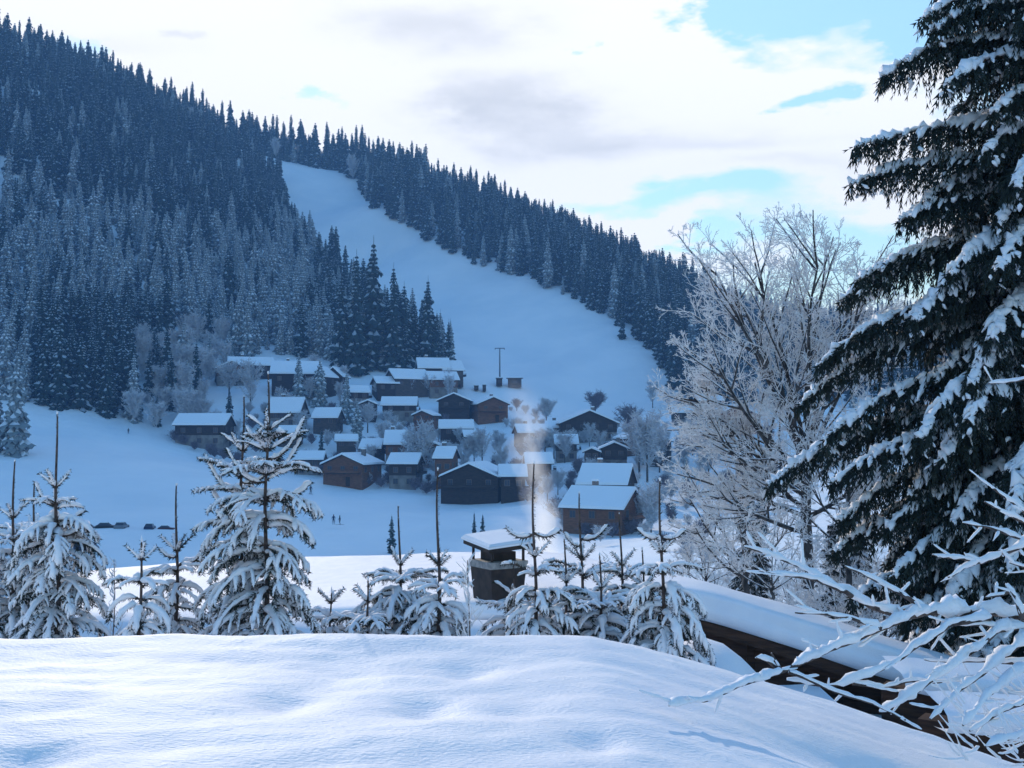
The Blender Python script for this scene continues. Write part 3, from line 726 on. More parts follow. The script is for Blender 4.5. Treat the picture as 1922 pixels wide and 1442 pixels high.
EXTRA = {5:[(862,572,782,-.1),(888,566,822,.15),(842,462,800,.1),(905,425,842,-.2),(930,585,905,.2)], 6:[(925,384,852,0),(965,395,915,.1),(905,520,862,-.1),(985,405,958,.1)],
 0:[(948,66,905,0),(972,160,958,.1),(1000,158,984,-.1),(965,104,912,.2)], 4:[(1045,300,1030,0),(1060,398,1010,.1)], 12:[(1008,1196,992,0),(1008,1286,995,0)], 9:[(1003,950,990,.1),(1000,1052,994,0)] , 10:[(1012,1140,985,0),(1025,1060,1000,0)]}
for i, (px, tip, Y, lb, ld, rm, dp, sd_, bd) in enumerate(YS):
    young_spruce(px, tip, Y, lb, ld, rm, dp, sd_, bd, first=.30 if i in (5,6) else .2, widen=.27 if i in (5,6) else .42 if i in (0,4,9,12) else 1.05, fs=.7 if i in (5,6) else .3, extra=EXTRA.get(i, ()))

# frosted whip plants between them
M_TW = mat('twig', (.1,.075,.065), .8)
def whip(px, top, Y, label, seed, w=.3, n=9):
    r = random.Random(seed); t = P(px, top, Y); g = H1(t.x, Y); e = empty('frosted_sapling', (t.x, Y, g)); o = Vector(e.location); tag(e, label, 'sapling')
    st = MB(); fr = MB(); Ht = t.z-g
    tr = [Vector((.01*math.sin(z*5), 0, z)) for z in np.linspace(0, Ht, 24)]
    st.tube(tr, [.009*(1-i/24)+.003 for i in range(24)], 5); st.build('stem', M_TW, e)
    for i in range(n*4):
        z = Ht*(.45+.55*i/(n*4)); p = Vector((0,0,z)); L = w*(1.15-(z/Ht-.45)*1.6)*r.uniform(.6,1.1)
        pts = resub(curve(p, r.uniform(0,6.28), L, R(35), R(65), 5, r, .15), .03); lumpy(fr, pts, .009, .005, i, n=5)
        for k in range(2, len(pts), 3):
            q = curve(pts[k], r.uniform(0,6.28), .08, R(30), R(50), 2, r, .1); lumpy(fr, q, .006, .004, k, n=4)
    fr.build('branches', M_FROST, e, smooth=True)['kind'] = 'stuff'
whip(880,1052,8.7,'thin frosted sapling standing before the chimney',3,.32,9)
whip(215,1050,12,'frosted sapling behind the bowed little spruce',4,.2,6)
whip(1135,1045,11.5,'thin frosted sapling right of the short nestled spruce',5,.25,7)

# ------------------------------------------------------------------ big spruce on the right
def big_spruce():
    r = random.Random(99); TX, TY = 7.75, 15.2; gz = H1(TX, TY)-.2
    root = empty('big_spruce', (TX, TY, gz)); tag(root, 'huge dark spruce filling the right edge with snow on its drooping boughs', 'spruce'); o = Vector(root.location)
    tr = MB(); top = 12.5
    tr.tube([Vector((0,0,z)) for z in np.linspace(0, top-gz, 20)], [.34*(1-i/20)+.03 for i in range(20)], 12); tr.build('trunk', M_BARK, root)
    nd = MB(); sn = MB()
    def strip(p, d, L, w):
        """needle spray: serrated ribbon, two crossed planes"""
        d = d.normalized(); ref = Vector((r.uniform(-1,1), r.uniform(-1,1), .2)); x = d.cross(ref)
        if x.length < 1e-3: x = Vector((1,0,0))
        x.normalize(); y = d.cross(x); k = max(2, int(L/.075)); q = p.copy()
        for i in range(k):
            ww = w*(1-.55*i/k)*r.uniform(.7,1.3); s_ = L/k
            for ax in ((x, y) if i % 2 else (y, x))[:1 + (r.random() < .6)]:
                nd.add([q, q+d*s_*1.35+ax*ww, q+d*s_*.75, q+d*s_*1.35-ax*ww], [(0,1,2),(0,2,3)], 0)
            d = (d+Vector((r.uniform(-.1,.1), r.uniform(-.1,.1), -.10))).normalized(); q = q+d*s_
    def bough(z, az, L, e0, e1, dens=1.0, curtain=1.0, sr=1.0):
        pts = resub(curve(Vector((0,0,z-gz)), az, L, e0, e1, 10, r, .05, 1.6), .09)
        k = len(pts); nd.tube(pts, [.05*(1-i/k)+.008 for i in range(k)], 5, 1, False)
        sdv = Vector((-math.sin(az), math.cos(az), 0))
        for i in range(max(2, k//8), k):
            t = i/k; wd = math.sin(math.pi*min(1, .12+.88*t)**.8)*.5+.08
            fw = (pts[i]-pts[i-1]).normalized()
            for sd_ in (-1, 1):
                if r.random() > .9*dens: continue
                Ll = wd*r.uniform(.7,1.25)*(1 if L > 2 else .7)
                dv = (sdv*sd_*.8 + fw*.7 + Vector((0,0,-.12))).normalized()
                lp = [pts[i] + dv*Ll*u + Vector((0,0,-.35*Ll*u*u)) for u in (0,.25,.5,.75,1)]
                strip(pts[i], dv, Ll, .055); strip(lp[2], dv + Vector((0,0,-.5)), Ll*.5, .05)
                for u in (1,2,3,4):
                    if r.random() < .85: strip(lp[u], Vector((r.uniform(-.35,.35), r.uniform(-.35,.35), -1)) + dv*.3, (.16+.5*curtain*r.random()**1.3*math.sin(math.pi*min(.95,t+.12))), .042)
                if r.random() < .84:
                    lq = resub(lp, .06); lq = lq[:max(4, int(len(lq)*r.uniform(.35,.95)))]
                    lumpy(sn, lq, .060*sr*r.uniform(.6,1.4), .024, i, n=6, flat=.7, up=.6, amp=.8, rough=1.1)
                if r.random() < .6:
                    c_ = lp[r.randint(1,3)] + Vector((r.uniform(-.08,.08), r.uniform(-.08,.08), -r.uniform(.03,.22))); e_ = Vector((r.uniform(-.07,.07), r.uniform(-.07,.07), -.05))
                    lumpy(sn, [c_, c_+e_*.5, c_+e_, c_+e_*1.5], .032*sr*r.uniform(.6,1.3), .02, i, n=5, up=.2, rough=1.0)
            for _ in range(3):
                if r.random() < .8*dens: strip(pts[i]+sdv*r.uniform(-.15,.15), Vector((r.uniform(-.25,.25), r.uniform(-.25,.25), -1)), .15+.75*curtain*r.random()**1.5*math.sin(math.pi*min(.95, t+.05)), .045)
        strip(pts[-1], pts[-1]-pts[-2], .16, .05)
        lumpy(sn, resub(pts[max(1, k//6):], .05), .12*sr, .035, int(z*10), n=9, flat=.55, up=.5, amp=.8, rough=.9)
    def to_tip(px, py, rise, e1, az=180, curt=1.0, sr=1.0, z0=None):
        """a bough whose tip hangs at the given place left of the trunk"""
        tip = P(px, py, TY); L = TX-tip.x; a = R(az)
        z = tip.z + rise
        h = L/max(.2, abs(math.cos(a))); e0 = math.atan2(-rise, h)*1.0 + abs(e1)*.42
        bough(z, a, math.hypot(h, rise)*1.05, e0, e1, 1.0, curt, sr)
    for px, py, rise, e1, cu in [(1775,-40,.2,-.5,.8),(1655,135,.38,-.75,1.0),(1742,72,.5,-.7,.8),(1612,292,.55,-.35,1.3),(1612,335,.25,-.45,.9),(1690,402,.2,-.6,1.1),(1760,465,.2,-.5,.8),(1618,560,1.0,-.75,1.0),(1640,530,.85,-.6,1.0),
                                 (1560,690,1.1,-.8,1.0),(1535,765,1.3,-.85,.9),(1700,610,.8,-.9,1.0),(1478,915,1.2,-.75,1.2),(1560,830,1.1,-.8,1.0),(1600,985,1.1,-.8,1.2),(1660,1000,1.0,-.8,1.2),(1570,905,.9,-.7,1.2),(1590,1040,1.0,-.8,1.2),(1640,1075,.9,-.8,1.2),(1700,1110,.9,-.8,1.2),(1615,1120,.7,-.6,1.0),(1730,1040,.9,-.9,1.2),(1680,1150,.6,-.6,1.0),(1760,1160,.6,-.6,1.0)]:
        to_tip(px, py, rise, e1, r.uniform(172,188), cu)
    prof = lambda z: np.interp(z, [-3.2,-2,0,2,4,6,9,12.3], [2.5,3.0,3.0,2.6,2.35,2.0,1.4,.3])
    z = -2.9
    while z < 12:
        nb = 9 if z < 3.5 else 6
        a0 = r.uniform(0, 6.28)
        for b in range(nb):
            a = a0 + 6.283*b/nb + r.uniform(-.3,.3)
            toward = math.sin(a) < .2
            far = math.cos(a) > .5 and z < 8
            if far and r.random() < .5: continue
            L = prof(z)*r.uniform(.75,1.08)*(1.05 if toward else .85)
            low = np.interp(z, [-3,2,6,12], [-.5,-.35,-.1,.3])
            bough(z, a, L, low+.25, low-.6, .85 if toward else .6, 1.15, 1.1 if toward else .7)
        z += np.interp(z, [-3,3,6,12], [.42,.42,.5,.6])
    # deep inner shade: short dense boughs round the trunk
    nd.build('needles', [M_NEEDLE, M_BARK], root)['kind'] = 'stuff'; sn.build('snow', M_SNOW, root, smooth=True)['kind'] = 'stuff'
    print('BIG', len(nd.f), len(sn.f))
big_spruce()
BS = bpy.data.objects['big_spruce']
for x, y, sc_, rz_, lb in [(11.6,22.5,.92,2.1,'dark spruce close behind the huge one, its lower boughs showing under it'),(13.5,27,.8,4.0,'second dark spruce behind the huge one at the right edge'),
                           (7.9,36,.30,1.0,'small dark spruce behind the trunk foot of the fan tree'),(9.6,33,.26,3.0,'small dark spruce right of the fan tree trunk foot'),(10.9,35,.34,5.0,'small dark spruce under the left boughs of the huge spruce'),
                           (12.6,34,.36,.4,'dark spruce deep under the huge spruce, right one'),(11.4,29,.27,2.6,'short dark spruce under the lowest boughs of the huge spruce'),(9.4,44,.42,1.9,'dark spruce at the left of the fan tree trunk, farther back')]:
    copy_tree(BS, (x, y, H1(x, y)-.2), rz_, (sc_, sc_, sc_), lb)

# ------------------------------------------------------------------ frosted broadleaf tree
M_LIMB = mat('grey_bark', (.05,.048,.05), .9, noise_color((.025,.025,.028), (.10,.098,.10), 9, bump=.01, bscale=40, stretch=(1,1,.3)))
def frosted_tree(px, base_py, Y, height, fork, label, seed, limbs, tw=1.0, dens=1.0, trunk_r=.19, rs=1.0):
    r = random.Random(seed); g = P(px, base_py, Y); root = empty('frosted_tree', g); tag(root, label, 'tree')
    lm = MB(); fr = MB()
    tr = MB(); tr.tube([Vector((.03*math.sin(i),0,i*fork/8)) for i in range(9)], [trunk_r*(1-.03*i) for i in range(9)], 9); tr.build('trunk', M_LIMB, root)
    def wobble(p, d, L, n, trop):
        pts = [p]; q = p
        for i in range(n):
            d = (d + Vector((r.uniform(-.13,.13), r.uniform(-.13,.13), trop + r.uniform(-.08,.08)))).normalized(); q = q+d*(L/n); pts.append(q)
        return pts, d
    def grow(p, d, L, rad, lvl):
        n = 6 if lvl == 0 else 4 if lvl < 3 else 3
        pts, de = wobble(p, d, L, n, .05 if lvl < 2 else .03)
        k = len(pts)
        if lvl <= 1:
            lm.tube(pts, [rad*(1-.75*i/k) for i in range(k)], 6 if lvl == 0 else 4, 0, False)
            fr.tube([q+Vector((0,0,rad*.45)) for q in pts[1:]], [rad*(1-.75*i/k)*.62+.006 for i in range(1,k)], 4, 0, False)
        else:
            fr.tube(pts, [max(.0075*tw, rad*(1-.6*i/k)) for i in range(k)], 3, 0, False)
        if lvl >= 4: return
        nc = [9.5,6.5,5,3.4][lvl]*dens
        nc = int(nc + r.random())
        for c in range(nc):
            t = r.uniform(.22 if lvl else .18, 1.0); i = min(k-2, int(t*(k-1))); q = pts[i].lerp(pts[i+1], t*(k-1)-i)
            dd_ = (pts[i+1]-pts[i]).normalized(); ax = Vector((r.uniform(-1,1), r.uniform(-1,1), r.uniform(-1,1))); x = dd_.cross(ax).normalized()
            an = r.uniform(R(24), R(58)); nd_ = dd_*math.cos(an)+x*math.sin(an)
            grow(q, nd_, L*(.52-.22*t)*r.uniform(.8,1.25), rad*.45, lvl+1)
    for az, el, L, z in limbs:
        grow(Vector((0,0,z)), Vector((math.cos(R(az))*math.cos(R(el)), math.sin(R(az))*math.cos(R(el)), math.sin(R(el)))), L, trunk_r*.42, 0)
    root.scale = (rs,)*3
    lm.build('limbs', M_LIMB, root)['kind'] = 'stuff'; fr.build('frosted_twigs', M_FROST, root)['kind'] = 'stuff'
    print('FT', len(fr.f))
frosted_tree(1516,1105,30,10,4.0,'tall frosted broadleaf tree with a fan of fine white branches before the right hill',5,
   [(180,58,5.6,3.9),(200,72,6.4,4.1),(170,66,5.9,4.0),(150,80,6.3,4.0),(20,74,6.2,4.1),(350,64,5.6,4.0),(30,54,4.8,3.9),(90,84,6.4,4.2),(260,80,6.0,4.0),(185,40,4.6,3.5),(190,26,4.0,3.0),(165,34,4.3,3.3),(210,30,3.6,2.4),(175,18,3.6,2.2),(10,38,3.6,3.2),(240,45,3.8,3.0),(195,8,3.2,1.7),(350,22,2.6,2.2),(188,36,4.9,3.3),(175,26,4.2,2.8)], tw=1.05, dens=.95, rs=.88)
frosted_tree(1592,1110,27,5,1.6,'smaller frosted tree with stiff upright white boughs between the fan tree and the big spruce',8,
   [(180,50,2.4,1.4),(0,55,2.3,1.5),(90,75,2.8,1.6),(200,30,1.9,1.0),(340,30,2.0,1.0),(170,70,2.7,1.6),(20,78,2.9,1.6),(270,60,2.0,1.2)], tw=.95, dens=.8, trunk_r=.08)
frosted_tree(1400,1125,32,5,.9,'low spreading frosted tree left of the fan tree',9,
   [(180,40,2.9,.8),(160,62,3.4,.9),(20,60,3.0,.9),(90,80,3.6,.9),(200,25,2.6,.6),(350,35,2.4,.7),(260,70,2.8,.8)], tw=1.0, dens=.8, trunk_r=.1)
frosted_tree(1325,1108,36,3,.4,'rounded pinkish white frosted bush just above the near roof ridge',10,
   [(180,50,1.5,.3),(150,75,1.7,.3),(10,55,1.5,.3),(60,80,1.8,.3),(200,30,1.3,.2),(340,30,1.3,.2),(270,65,1.4,.3)], tw=1.2, dens=.75, trunk_r=.05)
frosted_tree(1450,1125,25,2.5,.3,'small frosted bush right above the near roof beside the fan tree trunk',13,
   [(180,40,1.5,.2),(150,65,1.6,.3),(10,50,1.5,.3),(80,75,1.7,.3),(200,20,1.4,.2),(350,25,1.4,.2)], tw=.9, dens=.7, trunk_r=.04)

FB = [o for o in bpy.data.objects if o.name.startswith('frosted_tree')]
FB = {len(o['label']): o for o in FB}; FB = sorted(FB.values(), key=lambda o: o.name)
fr_ = random.Random(44)
for px, py, Y, k, sc_ in [(1350,1085,60,2,1.0),(1385,1075,52,3,1.1),(1430,1070,48,2,.8),(1470,1085,40,3,.9),(1540,1100,36,3,1.0),(1575,1085,42,2,.8),(1620,1110,32,3,1.0),(1660,1120,30,2,.6),(1500,1060,58,2,1.0),(1610,1050,55,2,1.0),(1380,1030,80,2,1.1),(1450,1020,85,2,1.2),(1540,1030,75,2,1.0),(1320,1040,90,2,.9),(1700,1100,38,2,.8),(1640,1060,50,1,1.0),(1480,1110,30,4,1.0),(1560,1120,28,4,1.2)]:
    src = FB[k]; g = P(px, py, Y); gz_ = H1(g.x, Y)
    copy_tree(src, (g.x, Y, gz_-.1), fr_.uniform(0,6.28), (sc_*1.05, sc_*1.05, sc_), 'frosted bush or small tree in the thicket below the fan tree and the huge spruce', 'frosted thicket below the fan tree')

# ------------------------------------------------------------------ snow coated shrub, bottom right
def shrub():
    r = random.Random(17); root = empty('frosted_shrub', P(1990,1400,5.4)); o = Vector(root.location)
    tag(root, 'bare shrub with thick snow coated branches reaching over the terrace from the right', 'shrub')
    stem = MB(); sn = MB()
    BR = [([(2010,1160,5.4),(1922,1154,5.4),(1840,1148,5.35),(1734,1150,5.3),(1693,1162,5.25),(1610,1199,5.2),(1528,1232,5.1),(1467,1260,5.0),(1385,1289,4.8),(1323,1316,4.62),(1255,1324,4.5)],.040,.013),
      ([(1693,1158,5.3),(1640,1138,5.3),(1590,1114,5.35),(1540,1085,5.4),(1487,1059,5.5),(1440,1038,5.5),(1397,1026,5.5)],.026,.008),
      ([(1600,1120,5.3),(1545,1092,5.3),(1487,1080,5.3),(1401,1072,5.35)],.015,.007),
      ([(1740,1146,5.3),(1709,1125,5.3),(1650,1092,5.3),(1586,1063,5.3)],.018,.008),
      ([(1655,1180,5.2),(1600,1162,5.2),(1550,1152,5.2),(1492,1150,5.2)],.014,.008),
      ([(1960,1000,5.6),(1922,1022,5.6),(1880,1040,5.6),(1840,1055,5.6),(1800,1050,5.6),(1750,1041,5.6)],.022,.008),
      ([(1840,1053,5.6),(1815,1064,5.6),(1779,1084,5.6)],.014,.008),
      ([(1940,975,5.7),(1895,938,5.7),(1848,903,5.7)],.014,.007),([(1950,990,5.7),(1900,970,5.7),(1848,942,5.7)],.014,.007),
      ([(1960,1020,5.6),(1906,1006,5.6),(1855,992,5.6),(1807,981,5.6)],.015,.007),([(1990,1100,5.6),(1940,1072,5.6),(1895,1056,5.6)],.016,.008),
      ([(2000,705,6.2),(1922,712,6.2),(1856,720,6.2)],.015,.008),
      ([(1860,1160,5.3),(1783,1172,5.25),(1740,1200,5.2),(1693,1234,5.15),(1631,1268,5.1),(1580,1284,5.1),(1541,1288,5.1),(1477,1276,5.1)],.024,.010),
      ([(1922,1172,5.4),(1873,1184,5.3),(1807,1234,5.2),(1734,1292,5.15),(1690,1318,5.1),(1650,1336,5.1)],.028,.014),
      ([(1990,1190,5.4),(1922,1203,5.3),(1857,1252,5.2),(1795,1303,5.1),(1746,1350,5.0)],.027,.014),
      ([(2010,1240,5.3),(1922,1256,5.2),(1865,1295,5.1),(1807,1362,5.0)],.025,.013),
      ([(2010,1180,5.4),(1922,1180,5.35),(1850,1176,5.3),(1775,1172,5.3)],.018,.012),
      ([(2010,1270,5.2),(1940,1246,5.25),(1860,1242,5.3),(1780,1242,5.3),(1735,1238,5.3)],.017,.009),
      ([(2010,1320,5.1),(1922,1318,5.1),(1870,1340,5.05),(1820,1372,5.0)],.022,.011),
      ([(2020,1380,5.0),(1950,1372,5.0),(1890,1388,4.95),(1850,1402,4.9)],.018,.010),
      ([(1480,1262,5.0),(1520,1275,5.0),(1580,1300,5.0),(1640,1322,5.0),(1700,1352,4.95)],.010,.006),
      ([(1922,1160,5.3),(1905,1120,5.3),(1890,1098,5.3)],.026,.012),([(1892,1112,5.3),(1870,1118,5.3),(1850,1122,5.3)],.012,.008),
      ([(1460,1255,5.0),(1440,1240,4.98),(1418,1235,4.95)],.010,.006),([(1465,1256,5.0),(1455,1238,5.0),(1448,1226,5.0)],.009,.005),
      ([(1600,1282,5.1),(1650,1290,5.15),(1700,1280,5.2),(1760,1282,5.2),(1840,1270,5.2)],.012,.008),
      ([(1990,1420,5.2),(1980,1330,5.3),(1960,1240,5.4),(1985,1150,5.5),(1990,1060,5.6),(1975,990,5.6),(2000,880,5.9),(2010,700,6.2)],.03,.02)]
    for bi, (pl, r0, r1) in enumerate(BR):
        raw = [P(*q)-o for q in pl]; pts = resub(raw, .03)
        for i in range(1, len(pts)-1): pts[i] = pts[i] + Vector((0, r.uniform(-.006,.006), .010*mnoise.noise(pts[i]*7)))
        k = len(pts); stem.tube(pts, [max(.003, r0*.55*(1-i/k)+.004) for i in range(k)], 5)
        lumpy(sn, pts, r0*1.05, r1*1.2, bi, n=10, flat=.85, up=.62, amp=.5, rough=.8)
        for i in range(2, k-1, 3):     # stubby side twigs
            if r.random() < .8:
                d = (pts[i+1]-pts[i-1]).normalized(); q = pts[i]
                v = Vector((r.uniform(-1,1), r.uniform(-.4,.4), r.uniform(-.6,1))).normalized()*.8 + d*.5
                L = r.uniform(.03,.15)*(1.3 if bi < 4 else 1)
                tp = [q + v*L*u + Vector((0,0,.05*L*u*u)) for u in (0,.33,.66,1)]
                tp = resub(tp, .012); lumpy(sn, tp, .0095, .006, i+bi, n=6, flat=.9, up=.2)
    for _ in range(70):                # fine frosted twigs low in the shrub
        a = P(r.uniform(1800,2000), r.uniform(1290,1440), r.uniform(5.0,5.5))-o
        dx_, dz_ = -.12*r.uniform(.4,1.2), .10*r.uniform(-.6,1.3)
        tp = resub([a + Vector((dx_*u, 0, dz_*u + .03*u*u)) for u in (0,.3,.6,.9,1.2)], .012)
        lumpy(sn, tp, .008, .004, _, n=5); 
    stem.build('branches', M_STEM, root)['kind'] = 'stuff'; sn.build('snow', M_SNOW, root, smooth=True)['kind'] = 'stuff'
shrub()

# ------------------------------------------------------------------ village
WALLC = [mat('chalet_wood_dark', (.035,.02,.016), .8, noise_color((.022,.014,.012), (.05,.03,.02), 1.2, stretch=(1,1,6))),
         mat('chalet_wood_brown', (.11,.05,.028), .8, noise_color((.10,.045,.024), (.20,.085,.045), 1.2, stretch=(1,1,6))),
         mat('chalet_wood_grey', (.07,.055,.05), .8, noise_color((.045,.036,.034), (.10,.075,.06), 1.2, stretch=(1,1,6)))]
M_PLASTER = mat('plaster', (.2,.18,.17), .85, noise_color((.14,.125,.12), (.24,.22,.2), .8))
M_GLASS = mat('window_glass', (.05,.06,.08), .15); M_FRAME = mat('window_frame', (.14,.10,.08), .6)
M_STONE = mat('chimney_stone', (.16,.14,.13), .9, noise_color((.1,.09,.085), (.24,.21,.19), 5))
def win_mesh():
    a = MB(); 
    for x in (-.5,.5): a.box((x,-.04,0), (.09,.08,1.2))
    for z in (-.56,.56): a.box((0,-.04,z), (.91,.08,.09))
    a.box((0,-.035,0), (.05,.06,1.03))
    me = bpy.data.meshes.new('window'); me.from_pydata(a.v, [], a.f); me.materials.append(M_FRAME)
    b = MB(); b.box((0,-.015,0), (.9,.02,1.03)); mp_ = bpy.data.meshes.new('pane'); mp_.from_pydata(b.v, [], b.f); mp_.materials.append(M_GLASS)
    return me, mp_
WME, PME = win_mesh()
def chalet(px, py, wpx, mode, label, wc=0, depth=None, rise=None, yaw=0, stories=1.5, chim=1, Y=None, plaster=True, name='chalet'):
    g = ground_hit(px, py) if Y is None else P(px, py, Y)
    m_px = g.y/F; W = wpx*m_px
    r = random.Random(int(px*7+py))
    if mode == 'g': gw, dp, rz = W, depth or W*1.0, R(yaw)
    else: gw, dp, rz = (depth or min(11, max(5, W*.62))), W, R(90+yaw)
    hw = 2.3*stories; pr = rise or gw*.21
    e = empty(name, g + Vector((0,0,-.2)), rz); tag(e, label, 'chalet', None)
    ov = .9; x, y = gw/2-ov*.6, dp/2-ov*.6; hb_ = 1.0 + hw*.35
    if plaster:
        b = MB(); b.box((0,0,hb_/2-1.0), (2*x-.1, 2*y-.1, hb_+2.0)); b.build('ground_floor', M_PLASTER, e)
    w = MB(); z0 = hb_ if plaster else -1.0
    prof_ = [(-x,z0),(x,z0),(x,hw+hb_*.4),(0,hw+hb_*.4+pr*(x/(gw/2))),(-x,hw+hb_*.4)]
    vs = [(a_, s_*y, b_) for s_ in (-1,1) for a_, b_ in prof_]
    w.add(vs, [(0,1,2,3,4),(9,8,7,6,5),(0,5,6,1),(1,6,7,2),(2,7,8,3),(3,8,9,4),(4,9,5,0)]); w.build('wall', WALLC[wc], e)
    zt = hw+hb_*.4+pr*(x/(gw/2)); sl = pr/(gw/2); Lx = gw/2; yy = dp/2
    rf = MB(); sn = MB()
    for s_ in (-1,1):
        def pt(u, yv, h): return (s_*u, yv, zt - sl*u + h)
        for mb, h0, h1, k in ((rf,.02,.20,1.0),(sn,.205,.62,1.015)):
            vs = [pt(0,-yy*k,h0),pt(Lx*k,-yy*k,h0),pt(Lx*k,yy*k,h0),pt(0,yy*k,h0),pt(0,-yy*k+.1,h1),pt(Lx*k-.12,-yy*k+.1,h1-.04),pt(Lx*k-.12,yy*k-.1,h1-.04),pt(0,yy*k-.1,h1)]
            fs = [(0,1,2,3),(7,6,5,4),(0,4,5,1),(1,5,6,2),(2,6,7,3)]
            if s_ < 0: fs = [f[::-1] for f in fs]
            mb.add(vs, fs)
    rf.build('roof', WALLC[0], e); sn.build('roof_snow', M_SNOWF, e)
    def window(lx, ly, lz, ang):
        o = bpy.data.objects.new('window', WME); COL.objects.link(o); o.parent = e; o.location = (lx, ly, lz); o.rotation_euler = (0,0,ang)
        p_ = bpy.data.objects.new('pane', PME); COL.objects.link(p_); p_.parent = o
    nw = max(2, int(gw/3.2))
    for fz in ((hb_+hw*.35),) + ((hb_*.55,) if plaster else ()):
        for k_ in range(nw): window(-x+ (k_+.5)*2*x/nw, -y-.002, fz, 0)
        nl_ = max(2, int(dp/3.5))
        side = 1 if (yaw >= 0) ^ (mode == 'g') else -1
        for k_ in range(nl_):
            for s_ in (-1, 1): window(s_*(x+.002), -y+(k_+.5)*2*y/nl_, fz-.2, R(90)*s_)
    b = MB(); b.box((0,-y-.55,hb_+.25), (2*x*.92,1.05,.1)); 
    b.build('balcony_floor', WALLC[0], e)
    b = MB(); b.box((0,-y-1.05,hb_+1.1), (2*x*.92,.07,.1)); b.box((0,-y-1.05,hb_+.62), (2*x*.92,.05,.55)); b.build('balcony_railing', WALLC[wc], e)
    b = MB(); b.box((gw*.12,-y-.01,max(.8, hb_*.42)-.2), (1.0,.08,2.0)); b.build('door', WALLC[0], e)
    for k_ in range(chim):
        cx_ = gw*.16*(-1 if k_ else 1); cy_ = dp*(.18 if k_ == 0 else -.22); b = MB(); b.box((cx_,cy_,zt+.25), (.8,.8,2.0)); c_o = b.build('chimney', M_STONE, e)
        b = MB(); b.box((cx_,cy_,zt+1.38), (1.0,1.0,.26), 0, 0, .8); b.build('cap_snow', M_SNOWF, c_o)
    return e
